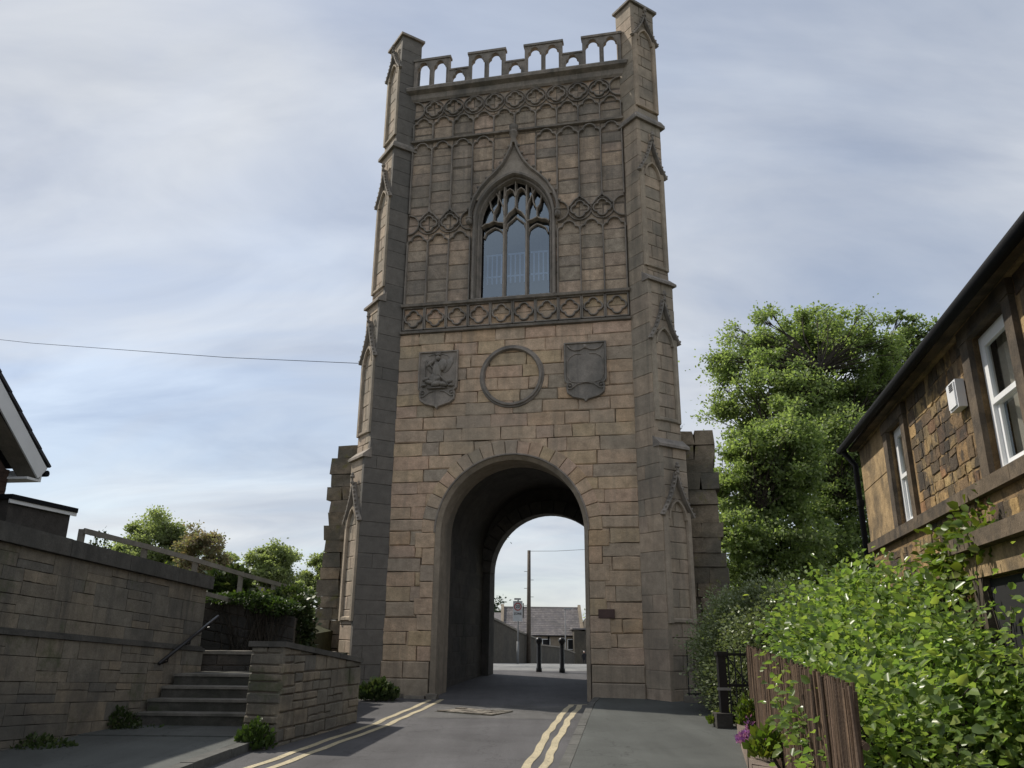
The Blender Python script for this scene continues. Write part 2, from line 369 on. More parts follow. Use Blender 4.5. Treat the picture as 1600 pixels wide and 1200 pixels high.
MT['ground'] = stone_mat('grassy_ground', [(.05,.06,.025), (.06,.06,.03)], (.07,.06,.04), (.45,.65), .5, .6, .5, .6)
MT['farwall'] = stone_mat('far_boundary_stone', [(.085,.075,.06), (.1,.088,.068)], (.045,.042,.036), (.45,.65), .8, .7, .4, .5)
MT['farhouse'] = stone_mat('far_house_stone', [(.27,.225,.17), (.3,.25,.19)], (.15,.13,.105), (.45,.68), .5, .6, .3, .3)
MT['brick'] = stone_mat('red_brown_brick', [(.095,.06,.046), (.08,.05,.04), (.115,.07,.052), (.07,.046,.038)], (.06,.045,.04), (.5,.66), 1.6, .6, .35, .4)
MT['slate'] = stone_mat('roof_slate', [(.2,.185,.185), (.155,.145,.15), (.24,.22,.215), (.18,.165,.16)], (.1,.095,.09), (.46,.7), 1, .6, .3, .3, .75)
MT['tile'] = stone_mat('dark_roof_tile', [(.05,.05,.055), (.065,.062,.066)], (.035,.035,.035), (.46,.7), 1, .6, .3, .3, .75)
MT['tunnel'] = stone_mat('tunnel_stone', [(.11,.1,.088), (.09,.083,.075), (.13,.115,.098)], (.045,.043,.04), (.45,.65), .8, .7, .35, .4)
MT['wood'] = stone_mat('weathered_timber', [(.27,.245,.205), (.23,.21,.175)], (.14,.13,.11), (.45,.7), 3, .6, .3, .3)
MT['cane'] = stone_mat('brown_fence_stick', [(.15,.1,.065), (.1,.068,.046), (.2,.135,.088), (.07,.05,.036), (.17,.115,.08)], (.045,.034,.026), (.5,.68), 4, .6, .4, .3, streak=.2)
MT['bark'] = stone_mat('bark', [(.055,.045,.034), (.07,.055,.042)], (.03,.028,.022), (.45,.65), 2, .7, .4, .7, streak=.3)
MT['black'] = flat_mat('black_painted_metal', (.012,.012,.014), .38, 0, .2)
MT['cable'] = flat_mat('black_cable', (.01,.01,.012), 1, 0, .1, spec=0)
MT['gutter'] = flat_mat('black_gutter', (.008,.009,.011), .75, 0, .2, spec=.15)
MT['white'] = flat_mat('white_gloss_paint', (.75,.76,.76), .35, 0, .06, 3, .04)
MT['plastic'] = flat_mat('white_plastic', (.7,.71,.72), .4, 0, .06)
MT['grey'] = flat_mat('galvanised_metal', (.3,.31,.32), .45, .6, .15)
MT['signback'] = flat_mat('sign_grey', (.42,.44,.46), .5, 0, .08)
MT['signgrey'] = flat_mat('grey_painted_post', (.16,.165,.17), .7, 0, .1)
MT['signred'] = flat_mat('sign_red', (.3,.06,.06), .5, 0, .08)
MT['signblack'] = flat_mat('sign_black', (.03,.03,.035), .5, 0, .08)
MT['pole'] = flat_mat('creosoted_pole', (.1,.082,.065), .85, 0, .3)
MT['plaque'] = flat_mat('brown_plaque', (.075,.042,.035), .6, 0, .2, 8, .4)
MT['curtain'] = flat_mat('pale_curtain', (.5,.46,.38), .9, 0, .12, 20, .1)
MT['dark'] = flat_mat('dark_interior', (.012,.012,.013), .9, 0, .1)
MT['coat'] = flat_mat('black_coat', (.014,.014,.018), .9, 0, .2)
MT['skin'] = flat_mat('skin', (.4,.25,.19), .6, 0, .08)
MT['cast'] = flat_mat('worn_cast_iron', (.16,.14,.115), .6, .2, .3, 9, .5)
MT['glass'] = glass_mat('window_glass', (.5,.6,.75), .22)
MT['houseglass'] = glass_mat('sash_glass', (.85,.87,.88), .22)
MT['l_big'] = leaf_mat('sycamore_leaf', [(.21,.275,.115), (.255,.32,.135), (.175,.24,.1), (.31,.36,.17), (.22,.285,.12)], .5, .35, .55)
MT['l_far'] = leaf_mat('pale_spring_leaf', [(.26,.3,.17), (.31,.345,.19), (.22,.26,.14), (.28,.32,.17)], .6, .2, .58)
MT['l_copper'] = leaf_mat('copper_leaf', [(.29,.21,.15), (.25,.21,.14), (.25,.27,.15)], .6, .2, .4)
MT['l_hedge'] = leaf_mat('small_hedge_leaf', [(.17,.215,.1), (.21,.25,.12), (.14,.175,.08), (.28,.3,.17)], .4, .45, .25)
MT['l_bush'] = leaf_mat('glossy_bush_leaf', [(.33,.38,.1), (.17,.25,.075), (.21,.3,.08), (.14,.22,.07), (.28,.35,.1), (.19,.27,.075), (.12,.19,.07)], .3, .55, .55)
MT['l_creep'] = leaf_mat('creeper_leaf', [(.1,.17,.025), (.13,.19,.03), (.15,.17,.03), (.07,.12,.02)], .4, .4, .4)
MT['l_dark'] = leaf_mat('dark_ivy_leaf', [(.03,.05,.016), (.045,.07,.02), (.06,.085,.03), (.1,.12,.05)], .45, .4, .25)
MT['l_grass'] = leaf_mat('weed_leaf', [(.05,.085,.022), (.07,.11,.028), (.04,.07,.02)], .5, .3, .35)
MT['flower'] = leaf_mat('purple_flower', [(.35,.12,.42), (.45,.2,.5), (.3,.1,.36)], .6, .2, .3)
MT['l_conifer'] = leaf_mat('conifer_needle', [(.03,.05,.025), (.04,.06,.03)], .6, .2, .2)
def road_mat(name, c, agg=.38, rough=.85, patch=.25):
    k = NT(name); geo = k.n('ShaderNodeNewGeometry'); pos = geo.outputs['Position']; b = k.n('ShaderNodeBsdfPrincipled')
    x = k.mix(1.0, c, k.ramp(k.noise(pos, .7, 6, .6, .5), [(.3, 1-patch), (.7, 1+patch*.7)]), 'MULTIPLY')
    x = k.mix(1.0, x, k.ramp(k.noise(pos, 85, 4, .75), [(.3, 1-agg), (.72, 1+agg*1.4)]), 'MULTIPLY')
    mpn = k.n('ShaderNodeMapping'); mpn.inputs['Rotation'].default_value = (0, 0, R_(8)); mpn.inputs['Scale'].default_value = (1.6, .12, 1); k.l(pos, mpn.inputs[0])
    x = k.mix(1.0, x, k.ramp(k.noise(mpn.outputs[0], 1.5, 4, .6), [(.3, .84), (.7, 1.1)]), 'MULTIPLY')
    vo = k.n('ShaderNodeTexVoronoi', feature='DISTANCE_TO_EDGE'); vo.inputs['Scale'].default_value = .55; wv = k.n('ShaderNodeVectorMath', operation='ADD')
    nz = k.n('ShaderNodeTexNoise'); nz.inputs['Scale'].default_value = 2.2; nz.inputs['Detail'].default_value = 5; k.l(pos, nz.inputs['Vector']); k.l(pos, wv.inputs[0]); k.l(nz.outputs['Color'], wv.inputs[1]); k.l(wv.outputs[0], vo.inputs['Vector'])
    x = k.mix(k.ramp(vo.outputs[0], [(.002, .45), (.008, 0.0)]), x, (.02, .02, .02))
    k.l(x, b.inputs['Base Color']); b.inputs['Roughness'].default_value = rough; b.inputs['Specular IOR Level'].default_value = .3
    bp = k.n('ShaderNodeBump'); bp.inputs['Strength'].default_value = .5; bp.inputs['Distance'].default_value = .006
    k.l(k.noise(pos, 120, 3, .8), bp.inputs['Height']); k.l(bp.outputs[0], b.inputs['Normal']); k.l(b.outputs[0], k.out.inputs[0]); return k.m
MT['asphalt'] = road_mat('asphalt', (.085,.083,.086))
MT['pave'] = road_mat('tarmac_pavement', (.085,.09,.085), .2, .9, .2)
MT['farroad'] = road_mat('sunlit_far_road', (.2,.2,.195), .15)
def paint_mat():
    k = NT('worn_yellow_paint'); geo = k.n('ShaderNodeNewGeometry'); pos = geo.outputs['Position']; b = k.n('ShaderNodeBsdfPrincipled')
    c = k.mix(k.ramp(k.noise(pos, 30, 6, .75), [(.5, 0.0), (.66, .8)]), (.47, .405, .265), (.09, .085, .08))
    c = k.mix(1.0, c, k.ramp(k.noise(pos, 3, 5), [(.3, .8), (.7, 1.12)]), 'MULTIPLY')
    k.l(c, b.inputs['Base Color']); b.inputs['Roughness'].default_value = .75; k.l(b.outputs[0], k.out.inputs[0]); return k.m
MT['yellow'] = paint_mat()

# ------------------------------------------------------------------ ground, road, pavements
def strip(xl, xr, ys, dz, thick=0, cols=1):
    mb = MB(); vs_ = []
    for y in ys:
        for k in range(cols+1): vs_.append((xl(y)+(xr(y)-xl(y))*k/cols, y, h(y)+dz))
    fs = [(i*(cols+1)+k, i*(cols+1)+k+1, (i+1)*(cols+1)+k+1, (i+1)*(cols+1)+k) for i in range(len(ys)-1) for k in range(cols)]
    if thick:
        o = len(vs_); c1 = cols+1
        vs_ += [(x, y, z-thick) for x, y, z in vs_]
        for i in range(len(ys)-1):
            fs += [(i*c1, (i+1)*c1, o+(i+1)*c1, o+i*c1), ((i+1)*c1-1, o+(i+1)*c1-1, o+(i+2)*c1-1, (i+2)*c1-1)]
        fs += [(0, o, o+cols, cols), ((len(ys)-1)*c1, (len(ys)-1)*c1+cols, o+(len(ys)-1)*c1+cols, o+(len(ys)-1)*c1)]
    return mb.add(vs_, fs)
def lin(*pts):
    def f(y):
        for (x0, y0), (x1, y1) in zip(pts, pts[1:]):
            if y <= y1 or (x1, y1) == pts[-1]: return x0+(x1-x0)*(y-y0)/(y1-y0)
    return f
ys_all = [-400, -60, -20, -10, -5, 0, 3, 6, 9, 12, 15, 18, 20, 22, 25, 27, 30, 35, 40, 45, 55, 65, 75, 85, 95, 107, 120, 140, 160, 300, 900]
struct('ground', strip(lambda y: -700, lambda y: 700, ys_all, -.03, cols=6), MT['ground'])
YLf = lin((-4.6, 0), (-2.95, 9.7), (-2.21, 13.63), (-1.69, 17.8))
KR = lin((-.78, 0), (.54, 9.3), (1.52, 16.2), (1.80, 17.6))        # right kerb face
KL = lin((-4.2, 0), (-3.38, 9.65), (-3.24, 11.3), (-2.4, 13.8), (-2.05, 16.0))
road = struct('road', strip(lambda y: KL(y)-.8 if y < 16 else -3.4, lambda y: KR(y)+.3 if y < 18 else 4.5, [-8, -3, 0, 2, 4, 6, 8, 10, 12, 14, 16, 17, 18, 19, 20, 21, 22, 23, 24, 25, 26], 0, cols=2), MT['asphalt'])
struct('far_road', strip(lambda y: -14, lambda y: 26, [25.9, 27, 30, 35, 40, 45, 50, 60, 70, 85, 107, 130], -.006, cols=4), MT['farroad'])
RB = lin((1.0, 0), (2.50, 9.4), (3.25, 12.6), (3.9, 17.5))
pr = struct('right_pavement', strip(lambda y: KR(y)+.13, lambda y: RB(y)+.35, [0, 3, 5, 7, 9, 11, 13, 15, 16.5, 17.75], .1, .16, cols=2), MT['pave'])
for i in range(18):
    y0, y1 = .4+i*.96, .4+(i+1)*.96-.012
    if y1 > 17.7: break
    obj('kerb_stone', strip(lambda y: KR(y), lambda y: KR(y)+.125, [y0, (y0+y1)/2, y1], .103+rng.uniform(-.004, .004), .2), MT['kerbdark'], pr)
pl = struct('left_pavement', strip(lambda y: -6.4+.155*(y-9), lambda y: KL(y)-.16, [1, 4, 7, 9, 10, 11, 11.3], .1, .16, cols=2), MT['pave'])
mbp = MB(); mbp.prism([(-5.95, 11.29), (-3.4, 11.29), (-3.55, 12.6), (-5.7, 12.6)], .0, [.265, .265, .27, .27]); obj('pavement_corner', mbp, MT['pave'], pl)
for i in range(11):
    y0, y1 = .7+i*.96, .7+(i+1)*.96-.012
    obj('kerb_stone', strip(lambda y: KL(y)-.155, lambda y: KL(y), [y0, (y0+y1)/2, y1], .103+rng.uniform(-.005, .005), .2), MT['kerbdark'], pl)
MT['oldasphalt'] = road_mat('worn_old_asphalt', (.1,.098,.096), .45, .95, .4)
struct('road_patch', strip(lambda y: YLf(y)+.5, lambda y: KR(y)-.02, [14.55, 15.2, 16, 16.8], .003, cols=3), MT['oldasphalt'], road)
def yline(f, wd, y0, y1):
    n = max(4, int((y1-y0)*4)); ph = rng.random()*9
    ys = [y0+(y1-y0)*i/n for i in range(n+1)]
    wob = lambda y: .012*math.sin(y*2.1+ph)+.01*math.sin(y*5.3+ph*2)
    o = obj('yellow_line', strip(lambda y: f(y)+wob(y), lambda y: f(y)+wob(y)+wd+.006*math.sin(y*7+ph), ys, .006), MT['yellow'], road); return o
YL = lin((-4.6, 0), (-2.95, 9.7), (-2.21, 13.63), (-1.69, 17.8)); YR = lin((-1.1, 0), (.16, 9.86), (.72, 14.05), (1.2, 17))
yline(YL, .1, 2, 17.75); yline(lambda y: YL(y)+.24, .1, 2, 17.85)
yline(YR, .105, 2, 17.0); yline(lambda y: YR(y)+.19, .105, 2, 17.0)
obj('yellow_line', strip(lambda y: YR(y), lambda y: KR(y)-.02, [17.0, 17.07], .0065), MT['yellow'], road)

# ------------------------------------------------------------------ the gate tower
YAW = R_(-12)
tow = thing('gate_tower', 'tall square medieval style stone gate tower with road arch and traceried window', 'tower', (-.006, 18.03, 0), YAW)
FT = (V3((0, 0, 0)), V3((1, 0, 0)), V3((0, 0, 1)), V3((0, -1, 0)))
HW = 2.885; BAY = HW*2/10; XC = 3.52; BW = .86; r2 = math.sqrt(2)
AZ, AR = 3.82, 1.785                       # arch centre height, radius
WA, WZ, WR = .9, 11.9, 1.2                 # window half width, springing, rise
# core walls
ao = [(-AR, -.3), (-AR, AZ)][:1] + arc(0, AZ, AR, 180, 0, 28) + [(AR, -.3)]
outer = [(-3.45, -.3)] + ao + [(3.45, -.3), (3.45, 15.95), (-3.45, 15.95)]
wo = 1.02
wouter = [(-wo, 9.62), (wo, 9.62)] + pointed(wo, WR+.12, WZ, 12)
obj('wall_core', plate(outer, [wouter], FT, -.95, -.06), MT['mortar'], tow)
c = MB()
c.box(-3.45, -1.96, .95, 5.4, -.3, 9.2); c.box(1.96, 3.45, .95, 5.4, -.3, 9.2); c.box(-1.96, 1.96, .95, 5.4, 5.9, 9.2)
c.box(-3.45, -2.9, .95, 5.4, 9.2, 15.95); c.box(2.9, 3.45, .95, 5.4, 9.2, 15.95); c.box(-3.45, 3.45, 5.4, 6.0, 5.2, 15.95); c.box(-2.9, 2.9, .95, 5.4, 15.6, 15.9)
obj('tower_body', c, MT['butt'], tow)
# vault barrel and far arch
VR = 1.95
vo_ = [(-VR, -.3)] + arc(0, AZ, VR, 180, 0, 30) + [(VR, -.3)]
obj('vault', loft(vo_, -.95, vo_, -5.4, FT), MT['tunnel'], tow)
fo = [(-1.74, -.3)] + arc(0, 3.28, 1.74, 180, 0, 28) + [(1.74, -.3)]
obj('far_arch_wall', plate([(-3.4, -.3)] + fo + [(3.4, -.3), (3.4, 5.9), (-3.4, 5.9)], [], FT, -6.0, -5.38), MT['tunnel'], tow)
for i in range(17):
    a0, a1 = i*180/17, (i+1)*180/17-.5
    p = [(math.cos(R_(a))*r, 3.28+math.sin(R_(a))*r) for r, a in ((1.705, a0), (1.705, (a0+a1)/2), (1.705, a1), (2.1, a1), (2.1, (a0+a1)/2), (2.1, a0))]
    obj('far_voussoir', stone(p, (V3((0, 5.3, 0)), FT[1], FT[2], FT[3]), .03, .5, .015), MT['tunnel'], tow)
rvl = [(-AR, -.3)] + arc(0, AZ, AR, 180, 0, 30) + [(AR, -.3)]
rv2 = [(-AR+.1, -.3)] + arc(0, AZ, AR-.1, 180, 0, 30) + [(AR-.1, -.3)]
mb = loft(rvl, .012, rv2, -.10, FT); loft(rv2, -.10, rv2, -1.0, FT, mb); loft(rv2, -1.0, vo_, -1.0, FT, mb)
obj('arch_reveal', mb, MT['butt'], tow)
# tunnel side stones (left wall shows)
FL = (V3((-VR, .98, 0)), V3((0, 1, 0)), V3((0, 0, 1)), V3((1, 0, 0)))
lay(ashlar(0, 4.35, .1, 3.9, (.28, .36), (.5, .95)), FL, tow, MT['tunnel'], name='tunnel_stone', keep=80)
# front masonry
ER = AR+.34
def cut_arch(p, er=ER-.03):
    cx = sum(q[0] for q in p)/len(p); cy = sum(q[1] for q in p)/len(p)
    if cy < AZ: return clip(p, 1, 0, er) if cx > 0 else clip(p, -1, 0, er)
    d = math.hypot(cx, cy-AZ); nx, ny = cx/d, (cy-AZ)/d
    return clip(p, nx, ny, ny*AZ+er)
def cut_win(p):
    cx = sum(q[0] for q in p)/len(p); cy = sum(q[1] for q in p)/len(p)
    if cy < 9.6 or cy > 13.4: return p
    if cy < WZ: return clip(p, 1, 0, wo) if cx > 0 else clip(p, -1, 0, wo)
    a, ri = wo, WR+.12; r = (a*a+ri*ri)/(2*a); c0 = (a-r) if cx > 0 else (r-a)
    d = math.hypot(cx-c0, cy-WZ); nx, ny = (cx-c0)/d, (cy-WZ)/d
    return clip(p, nx, ny, nx*c0+ny*WZ+r)
front = []                                   # (polygon, frame, proud range, material)
for p in ashlar(-HW-.04, HW+.04, .98, 8.82, (.27, .345), (.42, 1.0), .011, .005, cut_arch): front.append((p, FT, (-.008, .014), 'tower', rng.choice((.007, .01, .016, .03))))
for b in range(10):
    u0 = -HW+b*BAY
    for p in ashlar(u0, u0+BAY, 9.66, 15.9, (.25, .42), (.28, .75), .010, .006, cut_win): front.append((p, FT, (-.058, -.038), 'tower_up', rng.choice((.01, .014, .024, .034))))
    front.append((rect(u0, u0+BAY, 8.93, 9.24), FT, (-.05, -.04), 'tower', .01))
    front.append((rect(u0, u0+BAY, 9.24, 9.56), FT, (-.05, -.04), 'tower', .01))
# buttresses: four stages, diagonal at each front corner
STG = [(-.1, 5.63, .32, 1.83, 4.1, 5.17), (5.63, 9.7, .2, 6.2, 8.18, 9.35), (9.7, 14.27, .08, 10.08, 12.73, 13.85), (14.27, 17.98, .03, 14.67, 16.9, 17.83)]
bst = []
for s in (-1, 1):
    d = V3((s, -1, 0))/r2; e = V3((s, 1, 0))/r2; C0 = V3((s*XC, 0, 0))
    for i, (z0, z1, L, pz0, gz, az) in enumerate(STG):
        nose = C0+d*L; n1_, n2_ = nose-e*BW/2, nose+e*BW/2
        bk = .62 if i == 3 else 1.25
        q = [n1_-d*.05+e*.05, n2_-d*.05-e*.05, n2_-d*bk-e*.05, n1_-d*bk+e*.05]
        if s < 0: q = q[::-1]
        obj('buttress', MB().prism([(p.x, p.y) for p in q], z0, z1), MT['butt'], tow)
        # end-face frame and inner-side frame; u runs left to right as seen from outside
        if s > 0: FE = (n1_.copy(), e, V3((0, 0, 1)), d); FS = (n1_-d*(bk), d, V3((0, 0, 1)), -e); ulen = bk
        else: FE = (n2_.copy(), -e, V3((0, 0, 1)), d); FS = (n1_.copy(), -d, V3((0, 0, 1)), -e); ulen = bk
        for p in ashlar(.022, BW-.022, max(z0, .2), z1, (.27, .36), (.3, .6), .004, .005): bst.append((p, FE, (-.012, -.004), 'butt', .012))
        vis = (ulen-L-.45, ulen) if s > 0 else (0, L+.45)
        if i == 3: vis = (0, ulen)
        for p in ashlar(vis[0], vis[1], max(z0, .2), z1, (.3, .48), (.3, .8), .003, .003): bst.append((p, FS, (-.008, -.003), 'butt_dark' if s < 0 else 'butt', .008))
        # panel frame, gable hood with crockets and finial on the end face
        g = MB(); m_ = BW/2
        for u in (.1, BW-.1): sweep([(u, pz0), (u, gz+.05)], FE, .14, -.01, .05, mb=g, ch=.7)
        sweep([(.1, pz0+.05), (BW-.1, pz0+.05)], FE, .1, -.01, .04, mb=g)
        head = [(m_+x, y) for x, y in pointed(.26, .42, gz-.12, 8)]
        sweep(head, FE, .07, -.01, .06, mb=g)
        obj('panel_frame', g, MT['butt'], tow)
        ga = MB(); top = az-.16
        for sg in (-1, 1):
            ln = [(m_+sg*(m_+.03), gz-.05), (m_+sg*m_*.58, gz+(top-gz)*.30), (m_+sg*m_*.22, gz+(top-gz)*.66), (m_, top)]
            sweep(ln, FE, .06, -.01, .1, mb=ga)
            for t in range(9):
                f = (t+.5)/9; k = min(2, int(f*3)); ff = f*3-k
                u = ln[k][0]+(ln[k+1][0]-ln[k][0])*ff; v = ln[k][1]+(ln[k+1][1]-ln[k][1])*ff
                ga.ell((u+sg*.03, v+.025, .08), .026, .032, .03, 6, 4, F=FE)
        for zf, rr_ in ((.0, .045), (.07, .03), (.13, .06), (.19, .04)): ga.ell((m_, top+zf, .1), rr_, .05, rr_, 6, 4, F=FE)
        obj('gable_hood', ga, MT['trim'], tow)
        # weathering at the stage top
        if i < 3:
            L2 = STG[i+1][2]; w0 = MB()
            if i < 2:
                a = nose-e*(BW/2+.03); b = nose+e*(BW/2+.03); up_ = C0+d*(L2-.02)
                pts = [a+d*.07, b+d*.07, b-d*(L-L2+.04), a-d*(L-L2+.04)]
                vs_ = [V3((p.x, p.y, z1-.06)) for p in pts]+[V3((pts[0].x, pts[0].y, z1+.0)), V3((pts[1].x, pts[1].y, z1+.0)), V3((pts[2].x, pts[2].y, z1+.2)), V3((pts[3].x, pts[3].y, z1+.2))]
                w0.add(vs_, [(3,2,1,0),(4,5,6,7),(0,1,5,4),(1,2,6,5),(2,3,7,6),(3,0,4,7)])
            else:
                a = nose-e*(BW/2+.07)+d*.07; b = nose+e*(BW/2+.07)+d*.07
                pts = [a, b, b-d*1.4, a-d*.95]
                if s < 0: pts = pts[::-1]
                w0.prism([(p.x, p.y) for p in pts], z1-.05, z1+.03)
                ap = [V3((p.x, p.y, z1+.03)) for p in pts]; cc = C0-d*.3
                tp = [V3((cc.x+(p.x-cc.x)*.86, cc.y+(p.y-cc.y)*.86, z1+.16)) for p in pts]
                w0.add(ap+tp, [(k, (k+1) % 4, 4+(k+1) % 4, 4+k) for k in range(4)]+[(4, 5, 6, 7)])
            obj('weathering', w0, MT['trim'], tow)
        else:
            w0 = MB(); a = nose-e*(BW/2+.06)+d*.06; b = nose+e*(BW/2+.06)+d*.06; pts = [a, b, b-d*(.62+.12), a-d*(.62+.12)]
            if s < 0: pts = pts[::-1]
            w0.prism([(p.x, p.y) for p in pts], z1, z1+.07)
            cc = nose-d*.3; bs_ = [V3((p.x, p.y, z1+.07)) for p in pts]
            w0.add(bs_+[V3((cc.x, cc.y, z1+.27))], [(k, (k+1) % 4, 4) for k in range(4)])
            obj('turret_cap', w0, MT['trim'], tow)
# plinth
for sg in (-1, 1):
    for zz0, zz1, pr_ in ((.1, .62, .07), (.62, .98, .04)):
        a, b = (-HW-.05, -AR-.02) if sg < 0 else (AR+.02, HW+.05)
        sp_ = splits(a, b, .5, .8)
        for u0, u1 in zip(sp_, sp_[1:]): front.append((rect(u0, u1, zz0, zz1, .004), FT, (pr_-.005, pr_+.005), 'butt', .02))
allst = sorted(front+bst, key=lambda t: -area(t[0]))
for p, F, prd, mt, bv in allst[:330]: obj('stone', stone(p, F, rng.uniform(*prd), .12, bv), MT[mt], tow)
for key in ('tower', 'tower_up', 'butt', 'butt_dark'):
    mb = MB()
    for p, F, prd, mt, bv in allst[330:]:
        if mt == key: stone(p, F, rng.uniform(*prd), .12, bv, mb)
    if mb.v: obj('small_stones', mb, MT[key], tow, kind='stuff')
# arch ring
nv = 21; jz = courses(.98, AZ, .3, .36)
for i in range(nv):
    a0, a1 = i*180/nv, (i+1)*180/nv; am = (a0+a1)/2; ro = ER+rng.uniform(-.02, .03); gp = .18
    p = [(math.cos(R_(a))*r, AZ+math.sin(R_(a))*r) for r, a in ((AR, a0+gp), (ro, a0+gp), (ro, am), (ro, a1-gp), (AR, a1-gp), (AR, am))]
    obj('voussoir', stone(p, FT, .014+rng.uniform(-.003, .006), .2, .014), MT['tower'], tow)
for sg in (-1, 1):
    for a, b in zip(jz, jz[1:]):
        u0, u1 = sorted((sg*AR, sg*(ER+rng.uniform(-.05, .25))))
        obj('jamb_stone', stone(rect(u0, u1, a, b, .004), FT, .016+rng.uniform(-.003, .004), .2, .014), MT['tower'], tow)
sweep(arc(0, AZ, AR+.015, 0, 180, 40), FT, .05, 0, .045, mb=(ms_ := MB())); obj('arch_moulding', ms_, MT['trim'], tow)
# string courses and cornice
def string(z, hgt, proud, u=HW+.03, name='string_course', mat='trim'):
    m = MB(); m.add([fp(FT, -u, z-hgt/2, -.05), fp(FT, u, z-hgt/2, -.05), fp(FT, u, z-hgt*.35, proud*.8), fp(FT, -u, z-hgt*.35, proud*.8), fp(FT, -u, z+hgt*.1, proud), fp(FT, u, z+hgt*.1, proud), fp(FT, u, z+hgt/2, -.05), fp(FT, -u, z+hgt/2, -.05)],
          [(0,1,2,3),(3,2,5,4),(4,5,6,7),(0,3,4,7),(1,6,5,2)]); obj(name, m, MT[mat], tow)
string(8.87, .12, .09); string(9.61, .13, .11); string(14.55, .1, .06)
m = MB(); U_ = HW+.2
pf = [(15.86, 0), (15.92, .05), (16.06, .07), (16.12, .2), (16.2, .22), (16.24, .2), (16.28, -.05)]
vs_ = [fp(FT, sx*U_, z, n) for z, n in pf for sx in (-1, 1)]
m.add(vs_, [(2*i, 2*i+1, 2*i+3, 2*i+2) for i in range(len(pf)-1)]+[tuple(range(0, 2*len(pf), 2)), tuple(range(1, 2*len(pf), 2))[::-1]]); obj('cornice', m, MT['trim'], tow)
# parapet
def prot(o, du=0):
    c_ = obj(o.name.split('.')[0], o.data, None, tow); c_.location = V3((du, 0, 0)); return c_
MW, GW = 1.05, .56
lights = [trefoil_light(u, 16.31, 16.88, .4, 22) for u in (-.245, .245)]
mm = mesh('merlon', plate([(-MW/2, 16.2), (MW/2, 16.2), (MW/2, 17.2), (-MW/2, 17.2)], lights, FT, -.07, .06)); mm.materials.append(MT['trim'])
cp = MB(); cp.box(-MW/2-.03, MW/2+.03, -.09, .1, 17.2, 17.27); cpm = mesh('coping', cp); cpm.materials.append(MT['trim'])
rib_ = MB(); [sweep(l, FT, .03, .05, .09, True, rib_) for l in lights]; ribm = mesh('light_moulding', rib_); ribm.materials.append(MT['trim'])
for cx in (-2.41, -.805, .805, 2.41):
    o = obj('merlon', mm, None, tow, loc=(cx, 0, 0)); obj('coping', cpm, None, o); obj('light_moulding', ribm, None, o)
li = [trefoil_light(0, 16.31, 16.48, .38, 22)]
em = mesh('embrasure', plate([(-GW/2, 16.2), (GW/2, 16.2), (GW/2, 16.76), (-GW/2, 16.76)], li, FT, -.065, .05)); em.materials.append(MT['trim'])
cp = MB(); cp.box(-GW/2+.005, GW/2-.005, -.075, .085, 16.76, 16.81); ecm = mesh('coping', cp); ecm.materials.append(MT['trim'])
rb = MB(); sweep(li[0], FT, .03, .04, .08, True, rb); erm = mesh('light_moulding', rb); erm.materials.append(MT['trim'])
for cx in (-1.607, 0, 1.607):
    o = obj('embrasure', em, None, tow, loc=(cx, 0, 0)); obj('coping', ecm, None, o); obj('light_moulding', erm, None, o)
bpm = MB()
for sx in (-1, 1): bpm.box(sx*3.3-.12, sx*3.3+.12, .9, 5.8, 15.95, 16.7)
bpm.box(-3.4, 3.4, 5.7, 5.95, 15.95, 16.7); obj('rear_parapet', bpm, MT['trim'], tow)
# frieze of quatrefoil panels
q = MB(); sweep(quatre(0, 9.245, .115), FT, .045, -.05, .035, True, q)
for a, b in (((-.27, 8.95), (-.27, 9.54)), ((.27, 8.95), (.27, 9.54)), ((-.27, 8.95), (.27, 8.95)), ((-.27, 9.54), (.27, 9.54))): sweep([a, b], FT, .045, -.05, .02, mb=q)
qm = mesh('quatrefoil_panel', q); qm.materials.append(MT['trim'])
for b in range(10): obj('quatrefoil_panel', qm, None, tow, loc=(-HW+(b+.5)*BAY, 0, 0))
# blind arcading: cusped heads and uprights
def bayhead(zc, n=36):
    m = MB(); hw = BAY/2; rl = hw*.42
    hd = foil(0, zc, [(hw-rl, 0, rl), (-(hw-rl), 0, rl), (0, hw*.34, hw*.6)], 0, 180, n); return sweep(hd, FT, .042, -.06, .03, mb=m)
def bay_mesh(zc, nm):
    a = mesh(nm, bayhead(zc)); a.materials.append(MT['trim']); return a
def upright(z0, z1):
    a = mesh('arcade_shaft', sweep([(0, z0), (0, z1)], FT, .04, -.06, .04)); a.materials.append(MT['trim']); return a
HA, HB, HC = bay_mesh(11.37, 'arcade_head'), bay_mesh(14.2, 'arcade_head'), bay_mesh(15.0, 'arcade_head')
UA, UC = upright(9.66, 11.44), upright(14.58, 15.04)
qr = MB(); sweep(quatre(0, 0, .118, .112, 48), FT, .045, -.06, .03, True, qr); sweep(arc(0, 0, BAY/2+.004, 0, 350, 36), FT, .03, -.06, .0, True, qr)
QM = mesh('quatrefoil', qr); QM.materials.append(MT['trim'])
pk = MB(); sweep([(-.26, .1), (-.13, .27), (-.04, .33), (0, .46)], FT, .045, -.06, .035, mb=pk); sweep([(.26, .1), (.13, .27), (.04, .33), (0, .46)], FT, .045, -.06, .035, mb=pk); PK = mesh('ogee_point', pk); PK.materials.append(MT['trim'])
half = foil(0, 0, [(0, 0, BAY/2-.005)], -90, 90, 14); hq = MB(); sweep(half, FT, .04, -.06, .03, mb=hq); HQ = mesh('half_circle', hq); HQ.materials.append(MT['trim'])
hq2 = MB(); sweep([(-x, y) for x, y in half], FT, .04, -.06, .03, mb=hq2); HQ2 = mesh('half_circle', hq2); HQ2.materials.append(MT['trim'])
